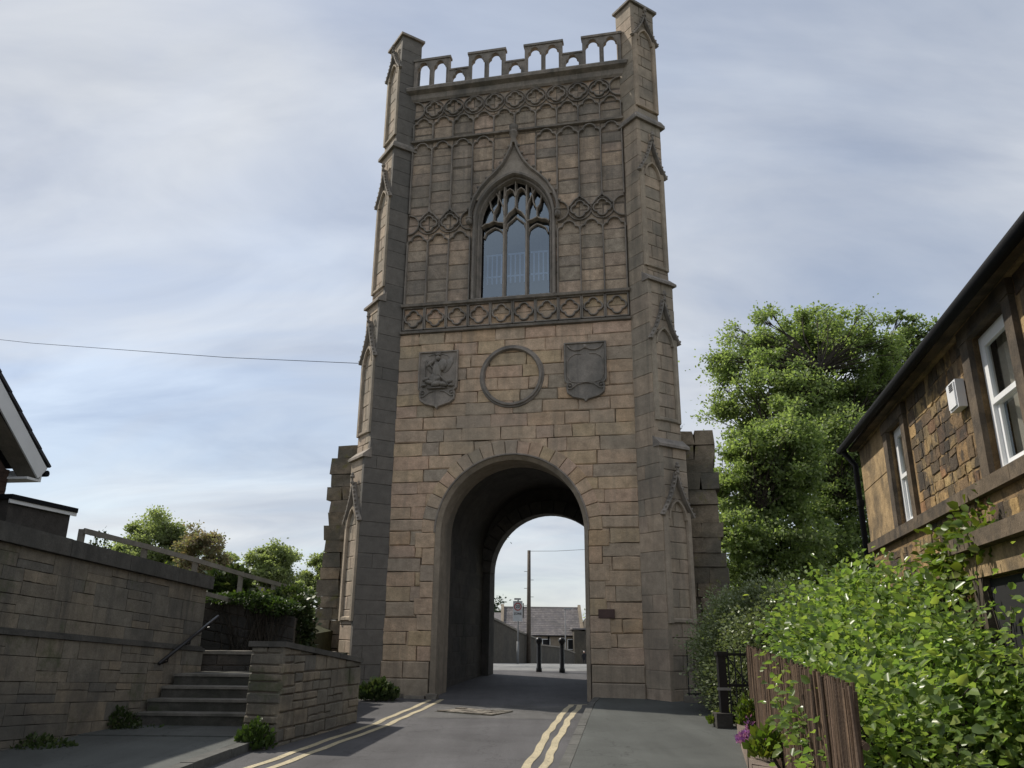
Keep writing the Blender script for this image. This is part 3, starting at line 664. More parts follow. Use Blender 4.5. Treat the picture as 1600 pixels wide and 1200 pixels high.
ogee = [(1.17, 11.9), (1.16, 12.2), (1.07, 12.52), (.9, 12.82), (.68, 13.08), (.47, 13.28), (.3, 13.5), (.17, 13.74), (.08, 13.97), (.035, 14.2)]
def ogee_z(u):
    u = abs(u)
    if u > 1.17: return None
    for (a, za_), (b, zb) in zip(ogee, ogee[1:]):
        if b <= u <= a: return za_+(zb-za_)*(a-u)/(a-b)
    return 14.3
for b in range(10):
    cx = -HW+(b+.5)*BAY
    if b not in (3, 4, 5, 6): obj('arcade_head', HA, None, tow, loc=(cx, 0, 0))
    if b not in (4, 5): obj('arcade_head', HB, None, tow, loc=(cx, 0, 0))
    obj('arcade_head', HC, None, tow, loc=(cx, 0, 0))
for b in range(11):
    cx = -HW+b*BAY; cx = max(-HW+.02, min(HW-.02, cx))
    if b <= 3 or b >= 7: obj('arcade_shaft', UA, None, tow, loc=(cx, 0, 0))
    obj('arcade_shaft', UC, None, tow, loc=(cx, 0, 0))
    zb = 12.3 if (b <= 2 or b >= 8) else (ogee_z(cx) or 12.3)
    if zb < 14.1:
        o = obj('arcade_shaft', sweep([(0, zb), (0, 14.24)], FT, .04, -.06, .04), MT['trim'], tow, loc=(cx, 0, 0))
    for zq, end in ((15.56, True), (11.96, False)):
        if not end and 3 <= b <= 7: continue
        if b == 0: obj('half_circle', HQ, None, tow, loc=(cx, 0, zq))
        elif b == 10: obj('half_circle', HQ2, None, tow, loc=(cx, 0, zq))
        else:
            obj('quatrefoil', QM, None, tow, loc=(cx, 0, zq))
            if not end: obj('ogee_point', PK, None, tow, loc=(cx, 0, zq))
    if b in (3, 7): obj('half_circle', HQ2 if b == 3 else HQ, None, tow, loc=(cx, 0, 11.96))
# window: reveal, hood, tracery, glass
win = obj('window_reveal', loft([(-wo-.04, 9.6)]+[(x, y) for x, y in pointed(wo+.04, WR+.15, WZ, 12)][::-1]+[(wo+.04, 9.6)], .0, [(-WA, 9.66)]+[(x, y) for x, y in pointed(WA, WR, WZ, 12)][::-1]+[(WA, 9.66)], -.28, FT), MT['trim'], tow)
g = MB()
for aa, ri, wd, na, nb in ((wo+.03, WR+.14, .1, -.05, .05), (.96, WR+.06, .07, -.24, -.1)):
    ln = [(-aa, 9.66)]+[(x, y) for x, y in pointed(aa, ri, WZ, 12)][::-1]+[(aa, 9.66)]
    sweep(ln, FT, wd, na, nb, mb=g)
obj('jamb_moulding', g, MT['trim'], win)
sillm = MB(); sillm.add([fp(FT, u, z, n) for z, n in ((9.55, .05), (9.68, .02), (9.74, -.45)) for u in (-1.02, 1.02)], [(0, 1, 3, 2), (2, 3, 5, 4)]); obj('sill', sillm, MT['trim'], win)
hd = MB(); sweep(ogee, FT, .1, -.06, .14, mb=hd, ch=.4); sweep([(-x, y) for x, y in ogee], FT, .1, -.06, .14, mb=hd, ch=.4)
for t in range(1, 9):
    for sg in (-1, 1): hd.ell((sg*(ogee[t][0]+.06), ogee[t][1]+.05, .06), .04, .045, .05, 6, 4, F=FT)
hd.lathe((0, -.1, 0), [(.05, 14.1), (.07, 14.25), (.1, 14.33), (.13, 14.4), (.09, 14.46), (.12, 14.53), (.13, 14.62), (.05, 14.66)], 10)
for sg in (-1, 1):
    hd.ell((sg*1.17, 11.86, .08), .085, .11, .1, 8, 6, F=FT); hd.ell((sg*1.17, 11.95, .1), .1, .05, .09, 8, 5, F=FT); hd.ell((sg*1.17, 11.85, .18), .02, .035, .03, 6, 4, F=FT)
obj('ogee_hood', hd, MT['trim'], win)
ia = pointed(wo+.05, WR+.16, WZ, 12); spd = [p for p in ia if p[1] > 12.4]
og = [p for p in ogee if p[1] > 12.4]
obj('spandrel', plate(spd + [(-p[0], p[1]) for p in og] + [(0, 14.2)] + og[::-1], [], FT, -.08, .02), MT['tracery'], win)
tr = MB(); TD = (-.40, -.2)
def topz(u, a=WA, ri=WR):
    r = (a*a+ri*ri)/(2*a); return WZ+math.sqrt(max(0, r*r-(abs(u)+r-a)**2))
for u in (-.3, .3): sweep([(u, 9.7), (u, topz(u))], FT, .095, *TD, mb=tr, ch=.35)
sweep([(-.3, 11.86), (-.27, 12.02), (-.17, 12.17), (-.06, 12.26), (0, 12.34), (.06, 12.26), (.17, 12.17), (.27, 12.02), (.3, 11.86)], FT, .06, *TD, mb=tr, ch=.4)
sweep([(0, 12.32), (0, topz(0))], FT, .06, *TD, mb=tr, ch=.4)
for sg in (-1, 1):
    sweep([(sg*.3, 11.86), (sg*.34, 11.9), (sg*.45, 11.92), (sg*.58, 11.98), (sg*.7, 11.92), (sg*.82, 11.9), (sg*.9, 11.84)], FT, .05, *TD, mb=tr)
    sweep([(sg*.58, 11.97), (sg*.58, 12.24)], FT, .045, *TD, mb=tr); sweep([(sg*.58, 12.23), (sg*.48, 12.42), (sg*.44, topz(.44))], FT, .042, *TD, mb=tr); sweep([(sg*.58, 12.23), (sg*.66, 12.36), (sg*.7, topz(.7))], FT, .042, *TD, mb=tr)
    sweep([(sg*.3, 12.1), (sg*.34, 12.4), (sg*.43, 12.62), (sg*.52, topz(.52))], FT, .045, *TD, mb=tr)
    sweep([(0, 12.62), (sg*.05, 12.82), (sg*.15, 12.9), (sg*.25, 12.82), (sg*.3, 12.62)], FT, .04, *TD, mb=tr)
    sweep([(sg*u, z) for u, z in ((.33, 11.55), (.37, 11.7), (.46, 11.78), (.57, 11.83), (.68, 11.78), (.8, 11.7), (.86, 11.55))], FT, .05, -.43, -.3, mb=tr)
sweep([(-.26, 11.75), (-.22, 11.9), (-.12, 11.98), (0, 12.1), (.12, 11.98), (.22, 11.9), (.26, 11.75)], FT, .05, -.43, -.3, mb=tr)
obj('tracery', tr, MT['tracery'], win)
for u0, u1 in ((-.87, -.3), (-.3, .3), (.3, .87)):
    gp_ = MB(); p = [(u0, 9.7), (u1, 9.7)]+[(u1+(u0-u1)*i/8, topz(u1+(u0-u1)*i/8)) for i in range(9)]
    gp_.add([fp(FT, *q_, -.38) for q_ in p], [tuple(range(len(p)))]); obj('pane', gp_, MT['glass'], win)
fr_ = MB()
for u in (-.86, -.36, -.25, .25, .36, .86): sweep([(u, 9.72), (u, 11.8)], FT, .035, -.43, -.385, mb=fr_)
obj('glazing_bar', fr_, MT['black'], win)
gr = MB()
for z in (10.6, 11.24): gr.box(-.9, .9, .78, .81, z, z+.045)
for i in range(15): u = -.88+i*.126; gr.box(u, u+.04, .785, .805, 10.42, 11.24)
obj('guard_rail', gr, MT['white'], win)
# roundel and shields
rd = MB(); sweep(arc(0, 7.55, .72, 0, 354, 60), FT, .1, -.02, .1, True, rd, .5); sweep(arc(0, 7.55, .775, 0, 354, 60), FT, .06, -.02, .05, True, rd); obj('roundel', rd, MT['trim'], tow)
def shield_outline(cx, top, wd, zb, tip):
    a = wd/2; rt_ = [(a, top), (a*.99, zb+.1), (a*.97, zb), (a*.84, zb-.07), (a*.9, zb-.16), (a*.86, zb-.3), (a*.6, zb-.4), (a*.25, zb-.45), (a*.08, tip+.05), (0, tip)]
    return [(cx+x, z) for x, z in rt_] + [(cx-x, z) for x, z in rt_[::-1][1:]]
def cw(p): return p[::-1]
for cx, zt, kind in ((-1.86, 8.3, 'fig'), (1.80, 8.3, 'blank')):
    so_ = shield_outline(cx, zt, 1.02, zt-.98, zt-1.5); sh = obj('shield_panel', plate(cw(so_), [], FT, -.02, .06), MT['trim'], tow)
    rm = MB(); ctr = (cx, zt-.65); sweep([(ctr[0]+(x-ctr[0])*.96, ctr[1]+(z-ctr[1])*.965) for x, z in so_], FT, .05, .05, .1, True, rm); obj('rim', rm, MT['trim'], sh)
    rl = MB()
    E_ = lambda u, v, a, b, n=.06, c_=.055, rot=0: rl.ell((cx+u, zt+v, n), a, b, c_, 10, 6, F=FT, rot=rot)
    for sg in (-1, 1):
        sweep(arc(cx+sg*.37, zt-1.1, .075, 0, 340, 14), FT, .035, .05, .1, True, rl); E_(sg*.37, -1.1, .03, .03)
        sweep([(cx+sg*.3, zt-1.14), (cx+sg*.2, zt-1.06), (cx+sg*.08, zt-1.04)], FT, .04, .05, .09, mb=rl)
    if kind == 'fig':
        E_(-.02, -.52, .13, .26, .07, .09); E_(-.06, -.74, .17, .2, .06, .09); E_(0, -.2, .065, .075, .09, .09); E_(0, -.115, .075, .03, .1, .07)
        for k in (-.05, 0, .05): E_(k, -.09, .014, .035, .12, .03)
        E_(.13, -.37, .12, .14, .12, .05); E_(.13, -.46, .07, .08, .12, .045)
        E_(.26, -.38, .1, .24, .06, .05, -.5); E_(-.24, -.4, .07, .22, .06, .05, .5); E_(-.2, -.34, .05, .13, .1, .06, -.9)
        sweep([(cx-.3, zt-.25), (cx+.33, zt-.95)], FT, .025, .08, .15, mb=rl); sweep([(cx-.33, zt-.35), (cx-.33, zt-.9)], FT, .03, .06, .1, mb=rl)
        sweep([(cx-.25, zt-.12), (cx, zt-.04), (cx+.26, zt-.14), (cx+.34, zt-.34)], FT, .03, .05, .08, mb=rl)
        for u, v, a, b, rt_ in ((-.3, -.74, .09, .05, .3), (-.2, -.82, .12, .06, -.3), (-.02, -.86, .15, .08, .2), (.16, -.88, .13, .065, -.3), (.3, -.83, .1, .05, .5), (.36, -.92, .06, .04, 0), (.02, -.74, .1, .06, .7), (-.34, -.9, .07, .035, .2)): E_(u, v, a, b, .08, .09, rt_)
        E_(0, -.98, .27, .022, .08, .08)
    else:
        for sg in (-1, 1):
            sweep([(cx+sg*.02, zt-.14), (cx+sg*.12, zt-.2), (cx+sg*.25, zt-.21), (cx+sg*.36, zt-.16), (cx+sg*.42, zt-.08)], FT, .035, .05, .1, mb=rl)
            sweep([(cx+sg*.1, zt-.3), (cx+sg*.25, zt-.3), (cx+sg*.38, zt-.38), (cx+sg*.43, zt-.48), (cx+sg*.43, zt-.85), (cx+sg*.36, zt-.98), (cx+sg*.2, zt-1.02)], FT, .03, .05, .08, mb=rl)
        E_(0, -.12, .05, .06); E_(0, -1.03, .2, .018)
    obj('relief', rl, MT['trim'], sh)
pq = MB(); pq.box(1.99, 2.31, -.035, .02, 1.94, 2.1); pq.box(1.975, 2.325, -.03, .02, 1.925, 2.115); obj('plaque', pq, MT['plaque'], tow)

TW = Matrix.Rotation(YAW, 4, 'Z'); TW.translation = V3((-.006, 18.03, 0))
def loc(u, wd, z): return TW @ V3((u, wd, z))

# ------------------------------------------------------------------ ruined wall stumps beside the tower
def ruin(label, x_in, profile, w0, depth, sgn):
    t = thing('ruined_wall', label, 'wall', loc(x_in, w0, .2), YAW, 'ruined stone wall stumps flanking the tower')
    z = -.1; cs = courses(0, profile[-1][0], .26, .42)
    for k, (a, b) in enumerate(zip(cs, cs[1:])):
        zm = (a+b)/2
        for (p0, q0), (p1, q1) in zip(profile, profile[1:]):
            if zm <= p1: L = q0+(q1-q0)*(zm-p0)/(p1-p0); break
        L += rng.uniform(-.07, .07)
        s_ = splits(0, L, .35, .65)
        dz = [0, depth*rng.uniform(.45, .55), depth]
        for u0, u1 in zip(s_, s_[1:]):
            for d0, d1 in zip(dz, dz[1:]):
                pr_ = rng.uniform(-.03, .03); x0, x1 = sorted((sgn*(u0+.006), sgn*(u1-.006)))
                J = lambda: rng.uniform(-.032, .032)
                m = MB(); m.box(x0, x1, d0+(pr_ if d0 == 0 else .006), d1-.006, a+.006, b-.006, rng.random()*.9+.05)
                bx = (x0+x1)/2; m.v = [(x+J(), y+J(), zz_+J()*.3) for x, y, zz_ in m.v]
                # rounded front by an inset face
                obj('stone', m, MT['ruin'], t)
    m = MB(); m.box(*sorted((sgn*-.3, sgn*min(q for _, q in profile)*.6)), .1, depth-.1, 0, profile[-1][0]-.1); obj('core', m, MT['mortar'], t)
    return t
ruin('crumbling stone wall stump joined to the left side of the tower', -3.4, [(0, 1.85), (1.2, 1.8), (2.0, 1.6), (2.6, 1.65), (3.4, 1.5), (4.5, 1.55), (5.6, 1.45), (6.0, 1.45)], .8, 1.1, -1)
ruin('mossy stone wall stump joined to the right side of the tower', 3.3, [(0, 1.5), (2.5, 1.48), (4, 1.42), (6.0, 1.42)], .75, 1.1, 1)
for lab, x_, z_, sc in (('tiny weed growing on top of the right ruined wall', 3.9, 6.22, 1.0),):
    pts = []; nrm = []
    P_ = loc(x_, 1.0, z_)
    mb = MB()
    for k in range(26):
        a = rng.uniform(0, 6.28); t = rng.uniform(.05, .22); p = P_+V3((math.cos(a)*t*.6, math.sin(a)*t*.6, t)); q_ = V3((math.cos(a), math.sin(a), .6)).normalized()*.05; s_ = V3((-math.sin(a), math.cos(a), .2))*.018
        mb.add([p, p+q_*.5+s_, p+q_, p+q_*.5-s_], [(0, 1, 2, 3)]); 
        if k < 6: mb.tube([P_, p], .004, 4)
    tag(obj('weed', mb, MT['l_grass']), lab, 'weed')

# ------------------------------------------------------------------ plants
nr = np.random.default_rng(11)
def leaf_verts(P, D, S, fold=0.0, flat=False):
    """P (n,3) positions, D (n,3) leaf axis, S (n,) length. four-vertex or folded six-vertex leaves"""
    n = len(P); D = D/np.linalg.norm(D, axis=1, keepdims=True)
    rv = nr.normal(size=(n, 3))*.55+np.array([-.25, -.1, .75]); side = np.cross(D, rv); side /= np.linalg.norm(side, axis=1, keepdims=True)+1e-9
    up = np.cross(side, D); s = S[:, None]
    if not fold:
        w_ = .36
        V = np.stack([P, P+D*s*.5+side*s*w_, P+D*s, P+D*s*.5-side*s*w_], 1).reshape(-1, 3)
        return V, np.arange(n*4).reshape(n, 4)
    f = up*s*fold
    V = np.stack([P, P+D*s*.28+side*s*.36+f, P+D*s*.66+side*s*.33+f*.6, P+D*s-up*s*.2, P+D*s*.66-side*s*.33+f*.6, P+D*s*.28-side*s*.36+f], 1).reshape(-1, 3)
    b = np.arange(n)[:, None]*6
    return V, np.concatenate([b+np.array([[0, 1, 2, 3]]), b+np.array([[0, 3, 4, 5]])], 0)
def rand_dirs(n, up=.3):
    d = nr.normal(size=(n, 3)); d[:, 2] += up; return d
def leaves_obj(name, P, D, S, mat, parent, fold=0.0, kind=None):
    V, F = leaf_verts(P, D, S, fold); return obj(name, fast_mesh(name, V, F), mat, parent, kind)
def tree(name, label, base, H, Rx, z0, nlimb, nclump, nleaf, ls, lmat, seed, Ry=None, cl=.17, trunk_r=None, top=1.0, group=None, cat='tree', shell=.45, cc=(0, 0), lobes=None):
    global nr
    nr = np.random.default_rng(seed); r_ = random.Random(seed); Ry = Ry or Rx
    t = thing(name, label, cat, base, 0, group); tr_ = trunk_r or H*.022
    m = MB(); bend = V3((r_.uniform(-.4, .4), r_.uniform(-.4, .4), 0))
    tp = [V3((bend.x*k*k+cc[0]*.4*k, bend.y*k*k+cc[1]*.4*k, -.3+k*H*.72)) for k in (0, .1, .25, .45, .7, 1)]
    m.tube(tp, [tr_*1.5, tr_*1.1, tr_*.95, tr_*.75, tr_*.45, tr_*.15], 8)
    obj('trunk', m, MT['bark'], t, smooth=True)
    cz, rz = (z0+H)/2, (H-z0)/2
    cs = []
    if lobes:
        wt = [l[1]**2.2 for l in lobes]
        while len(cs) < nclump:
            c0, rr_ = r_.choices(lobes, wt)[0]; d = V3((r_.gauss(0, 1), r_.gauss(0, 1), r_.gauss(0, 1))).normalized(); cs.append(c0+d*rr_*r_.uniform(shell, 1)**.5*r_.uniform(.75, 1.22))
    while len(cs) < nclump:
        d = V3((r_.gauss(0, 1), r_.gauss(0, 1), r_.gauss(0, 1))).normalized(); rad = r_.uniform(shell, 1)**.6
        rough = 1+.16*math.sin(d.x*5+seed)+.13*math.sin(d.y*7+seed*2)+.1*math.sin(d.z*9+seed*3)
        k = (1 if d.z > 0 else .9)
        p = V3((cc[0]+d.x*Rx*rad*rough*(1-.12*max(0, -d.z)), cc[1]+d.y*Ry*rad*rough, cz+d.z*rz*rad*min(1.05, rough)*k))
        if p.z < z0*.9: continue
        cs.append(p)
    bm_ = MB(); limbs = []
    for i in range(nlimb):
        a = i*2.4+r_.random(); z = z0*.75+(H*.62-z0*.75)*i/nlimb; e_ = V3((cc[0]+math.cos(a)*Rx*.6, cc[1]+math.sin(a)*Ry*.6, min(H*.9, z+rz*r_.uniform(.5, .9))))
        f = max(.05, min(.95, (z+.3)/(H*.72))); s_ = V3((bend.x*f*f+cc[0]*.4*f, bend.y*f*f+cc[1]*.4*f, z)); mid = s_.lerp(e_, .5)+V3((0, 0, -rz*.1))
        bm_.tube([s_, s_.lerp(mid, .5)+V3((0, 0, .05)), mid, mid.lerp(e_, .5)+V3((0, 0, .15)), e_], [tr_*.42, tr_*.36, tr_*.28, tr_*.2, tr_*.08], 6)
        limbs += [mid, mid.lerp(e_, .5), e_, s_.lerp(mid, .6)]
    for p in cs:
        q_ = min(limbs, key=lambda x: (x-p).length+(.5 if x.z > p.z else 0)); mid = q_.lerp(p, .5)+V3((r_.uniform(-.3, .3), r_.uniform(-.3, .3), r_.uniform(-.1, .3)))
        bm_.tube([q_, mid, p], [tr_*.13, tr_*.085, tr_*.03], 4, False)
        for k in range(3):
            e_ = p+V3((r_.uniform(-1, 1), r_.uniform(-1, 1), r_.uniform(-.5, .8)))*Rx*cl*1.2; bm_.tube([mid.lerp(p, .6), e_], [tr_*.05, tr_*.02], 3, False)
    obj('branches', bm_, MT['bark'], t)
    C_ = np.array([tuple(p) for p in cs]); idx = nr.integers(0, len(cs), nleaf)
    sc = nr.uniform(.55, 1.25, len(cs))[idx][:, None]
    off = nr.normal(size=(nleaf, 3))*np.array([1, 1, .62])*Rx*cl*sc
    if lobes: off *= nr.uniform(.5, 1.5, (len(cs), 3))[idx]; st_ = nr.random(nleaf) < .14; off[st_] *= 1.8
    P = C_[idx]+off; D = off/(np.linalg.norm(off, axis=1, keepdims=True)+1e-6)+nr.normal(size=(nleaf, 3))*.7; D[:, 2] -= .15
    leaves_obj('crown', P, D, nr.uniform(.6, 1.3, nleaf)*ls, lmat, t)
    return t
def shrub(name, label, cat, ells, nleaf, ls, lmat, seed, fold=0.0, stems=(), up=.4, group=None, shell=.55, base=None, clump=0, cs=.2):
    global nr
    nr = np.random.default_rng(seed); r_ = random.Random(seed)
    b = V3(base or (ells[0][0][0], ells[0][0][1], h(ells[0][0][1]))); t = thing(name, label, cat, b, 0, group)
    vol = np.array([e[1][0]*e[1][1]*e[1][2] for e in ells]); pr_ = vol/vol.sum()
    def sample(n):
        k = nr.choice(len(ells), n, p=pr_); c_ = np.array([e[0] for e in ells])[k]; rr_ = np.array([e[1] for e in ells])[k]
        d = nr.normal(size=(n, 3)); d /= np.linalg.norm(d, axis=1, keepdims=True)
        bump = 1+.13*np.sin(d[:, 0]*6+k)+.12*np.sin(d[:, 1]*8+seed)+.1*np.sin(d[:, 2]*10+k*2)
        return c_+d*rr_*(nr.uniform(shell, 1, n)**.5*bump)[:, None], d
    if clump:
        cp_, cdn = sample(clump); i = nr.integers(0, clump, nleaf); off = nr.normal(size=(nleaf, 3))*cs; P = cp_[i]+off; D = cdn[i]*.8+off/cs*.5
    else: P, D = sample(nleaf)
    D = D+nr.normal(size=(nleaf, 3))*.6; D[:, 2] += up
    g = np.array([h(y) for y in P[:, 1]])+.03; P[:, 2] = np.maximum(P[:, 2], g)
    leaves_obj('leaves', P-np.array(b), D*np.array([1, 1, .55]), nr.uniform(.55, 1.3, nleaf)*ls, lmat, t, fold)
    m = MB()
    tw = cp_ if clump else sample(90)[0]
    for k in range(min(len(tw), 260)):
        e_ = V3(tw[k]); z0 = h(e_.y); el = ells[k % len(ells)][0]; s_ = V3((el[0]+r_.uniform(-.25, .25), el[1]+r_.uniform(-.3, .3), z0-.05)); mid = s_.lerp(e_, .55)+V3((r_.uniform(-.1, .1), r_.uniform(-.1, .1), .12))
        m.tube([s_-b, mid-b, e_-b], [.014, .009, .003], 4, False)
    obj('stems', m, MT['bark'], t)
    return t

# ------------------------------------------------------------------ left: retaining wall, stairs, pier, terrace
a9 = R_(9); KS = -.062
UW = V3((math.sin(a9), math.cos(a9), KS)); NW = V3((math.cos(a9), -math.sin(a9), 0)); OW = V3((-6.07, 9.36, 0))
FW = (OW, UW, V3((0, 0, 1)), NW)
rw = thing('retaining_wall', 'long grey stone retaining wall with dark sloping coping at the left edge', 'wall', OW)
def rel(F, o): return (F[0]-V3(o), F[1], F[2], F[3])
FWr = rel(FW, OW); S0, S1 = -4.0, 4.86
m = MB()
cor = lambda u, v, n: fp(FWr, u, v, n)
def fbox(F, u0, u1, v0, v1, n0, n1, mb, rnd=0.0):
    return mb.add([fp(F, *q_) for q_ in ((u0, v0, n0), (u1, v0, n0), (u1, v0, n1), (u0, v0, n1), (u0, v1, n0), (u1, v1, n0), (u1, v1, n1), (u0, v1, n1))],
           [(0,1,2,3),(7,6,5,4),(0,4,5,1),(1,5,6,2),(2,6,7,3),(3,7,4,0)], rnd)
fbox(FWr, S0, S1-.02, -.3, 2.58, -.45, -.04, m); obj('wall_core', m, MT['mortar'], rw)
up_st = rubble(S0, S1, 1.62, 2.585, (.14, .3), (.28, .75), .004, .003)
lo_st = rubble(S0, S1+.02, .0, 1.55, (.15, .3), (.3, .8), .004, .003)
lay(up_st, FWr, rw, MT['retain'], proud=(-.004, .004), back=.06, bev=.004, keep=140)
lay(lo_st, FWr, rw, MT['retain'], proud=(.052, .06), back=.06, bev=.004, keep=140)
m = MB(); fbox(FWr, S0, S1+.03, 1.55, 1.6, -.05, .085, m); fbox(FWr, S0, S1+.025, 1.6, 1.63, -.05, .03, m); obj('ledge', m, MT['coping'], rw)
for k in range(7):
    m = MB(); u0 = S0+k*1.3; u1 = min(u0+1.292, S1+.06); fbox(FWr, u0, u1, 2.585, 2.8+.004*(k % 2), -.5, .08, m, rng.random()); obj('coping_stone', m, MT['coping'], rw)
FEnd = (fp(FWr, S1, 0, 0), -NW, V3((0, 0, 1)), UW.normalized())
m = MB()
for p in rubble(.0, .45, .2, 2.25, (.16, .28), (.2, .45), .004, .005): stone(p, FEnd, .0, .05, .008, m)
obj('end_stones', m, MT['retain'], rw, kind='stuff')
# handrail
hr = thing('handrail', 'dark metal handrail fixed to the retaining wall above the steps', 'handrail', (-5.35, 12.96, .3))
b0 = V3((-5.35, 12.96, .3)); A_, B_ = V3((-5.47, 12.75, 1.1))+NW*.1, V3((-5.22, 14.35, 1.83))+NW*.1
obj('rail', MB().tube([A_-b0, B_-b0], .028, 8), MT['black'], hr, smooth=True)
for f in (.14, .5, .86):
    p = A_.lerp(B_, f)-b0; obj('bracket', MB().tube([p, p+V3((0, 0, -.08)), p-NW*.12+V3((0, 0, -.1))], .014, 6), MT['black'], hr)
# stairs
st = thing('stone_stairs', 'flight of dark stone steps between the retaining wall and the pier', 'stairs', (-4.5, 12.35, .16))
for k in range(4):
    y0 = 12.38+.31*k; z1 = .27+.165*(k+1); xl, xr = -5.62+.158*(y0-12.3)+.12, -3.45+.2*(y0-12.3)-.04
    m = MB(); m.prism([(xl+4.5, y0-12.35), (xr+4.5, y0-12.35), (xr+4.56, y0-12.35+.34), (xl+4.55, y0-12.35+.34)], -.2, z1-.16-.035); obj('riser', m, MT['step'], st)
    m = MB(); m.prism([(xl+4.5, y0-12.375), (xr+4.5, y0-12.375), (xr+4.56, y0-12.35+.35), (xl+4.55, y0-12.35+.35)], z1-.16-.035, z1-.16); obj('tread', m, MT['tread'], st)
m = MB(); m.prism([(-.85, 1.28), (1.35, 1.28), (1.5, 2.2), (-.7, 2.2)], -.2, .765); obj('landing', m, MT['step'], st)
bw = thing('planter_wall', 'low dark stone wall with pale ledge at the top of the steps', 'wall', (-4.4, 14.45, .8))
FB = (V3((-1.0, 0, 0)), V3((1, .03, 0)), V3((0, 0, 1)), V3((.03, -1, 0)))
m = MB(); fbox(FB, .02, 2.3, -.3, .4, -.35, -.03, m); obj('wall_core', m, MT['mortar'], bw)
lay(ashlar(0, 2.3, -.25, .4, (.15, .24), (.25, .6)), FB, bw, MT['darkwall'], back=.05)
m = MB(); fbox(FB, -.02, 2.3, .4, .455, -.4, .03, m); obj('ledge', m, MT['kerb'], bw)
# pier
PA, PD = V3((-3.04, 11.17, .12)), V3((-2.46, 13.78, .12)); du = (PD-PA).normalized(); dn = V3((du.y, -du.x, 0)); LP = (PD-PA).length
pier = thing('stone_pier', 'short grey stone wall stub with sloping top beside the road', 'wall', PA)
FP = (V3((0, 0, 0)), du, V3((0, 0, 1)), dn); ztop = lambda u: 1.27-.105*u
cutp = lambda p: clip(p, -.105, -1, -1.27+.0)
m = MB(); pc = [fp(FP, u, 0, n) for u, n in ((.03, -.03), (LP-.03, -.03), (LP-.03, -.47), (.03, -.47))]
m.prism([(p.x, p.y) for p in pc], -.2, [ztop(.03)-.02, ztop(LP)-.02, ztop(LP)-.02, ztop(0)-.02]); obj('core', m, MT['mortar'], pier)
lay(rubble(0, LP, -.1, 1.3, (.13, .27), (.2, .5), .007, .008, cutp), FP, pier, MT['retain'], proud=(-.012, .012), back=.06, bev=.014)
FPe = (fp(FP, 0, 0, -.5), dn, V3((0, 0, 1)), -du)
lay(rubble(0, .5, -.1, 1.27, (.16, .3), (.25, .5), .006, .008), FPe, pier, MT['retain'], proud=(-.01, .01), back=.06, bev=.014)
FPr = (fp(FP, LP, 0, 0), -dn, V3((0, 0, 1)), du); m = MB()
for p in rubble(0, .5, -.1, .99, (.16, .3), (.25, .5), .006, .008): stone(p, FPr, 0, .05, .01, m)
obj('end_stones', m, MT['retain'], pier, kind='stuff')
for k in range(3):
    u0, u1 = LP*k/3-.03*(k == 0), LP*(k+1)/3-.008+.03*(k == 2); m = MB()
    pc = [fp(FP, u, 0, n) for u, n in ((u0, .03), (u1, .03), (u1, -.53), (u0, -.53))]; zs_ = [ztop(u0), ztop(u1), ztop(u1), ztop(u0)]
    m.prism([(p.x, p.y) for p in pc], zs_, [z+.07 for z in zs_], rng.random()); obj('coping_stone', m, MT['coping'], pier)
# back garden wall and terrace
gw = thing('garden_wall', 'dark stone garden wall below the timber fence behind the steps', 'wall', (-5.6, 16.2, .5))
ug = V3((1, .08, -.2)); FG = (V3((-.6, 0, 0)), ug, V3((0, 0, 1)), V3((.08, -1, 0)).normalized())
m = MB(); fbox(FG, 0, 1.9, -.8, 1.72, -.35, -.03, m); obj('wall_core', m, MT['mortar'], gw)
lay(ashlar(0, 1.9, -.2, 1.75, (.16, .26), (.25, .6), .006, .006), FG, gw, MT['darkwall'], back=.05)
m = MB(); m.prism([(-6.75, 5.6), (-5.62, 14.1), (-6.3, 14.5), (-6.25, 16.4), (-4.2, 16.6), (-4.3, 22), (-30, 32), (-30, 4)], -1, [2.7, 2.2, 2.15, 2.1, 1.5, 1.7, 2.3, 2.6]); struct('garden_terrace', m, MT['ground'])
m = MB(); m.prism([(-5.5, 14.8), (-3.3, 14.85), (-3.25, 16.6), (-6.3, 16.3)], -.5, [1.12, 1.12, 1.2, 1.2]); struct('planting_bed', m, MT['soil'])
# timber rail fence
fpix = [(129, 826, -6.85, 12.65), (227, 851, -6.39, 13.92), (306, 873, -5.95, 15.11), (377, 895, -5.49, 16.38), (428, 909, -5.11, 17.42), (458, 917, -4.85, 18.1)]
tops = []
for px, py, x, y in fpix: tops.append(at(px, py, math.hypot(x, y)))
fn = thing('timber_fence', 'weathered grey timber post and rail fence above the retaining wall', 'fence', (tops[0].x, tops[0].y, 2.1)); fo_ = V3((tops[0].x, tops[0].y, 2.1))
for p in tops: 
    q_ = p-fo_; obj('post', MB().box(q_.x-.04, q_.x+.04, q_.y-.04, q_.y+.04, q_.z-1.05, q_.z-.01), MT['wood'], fn)
def plank(a, b, hz, ty):
    d = (b-a).normalized(); n_ = V3((d.y, -d.x, 0)).normalized(); m = MB(); F = (a, (b-a), V3((0, 0, 1)), n_); return fbox(F, -.02, 1.02, -hz, 0, .055, .055+ty, m)
for a, b in zip(tops, tops[1:]):
    obj('rail', plank(a-fo_, b-fo_, .085, .035), MT['wood'], fn); obj('rail', plank(a-fo_-V3((0, 0, .55)), b-fo_-V3((0, 0, .55)), .08, .03), MT['wood'], fn)
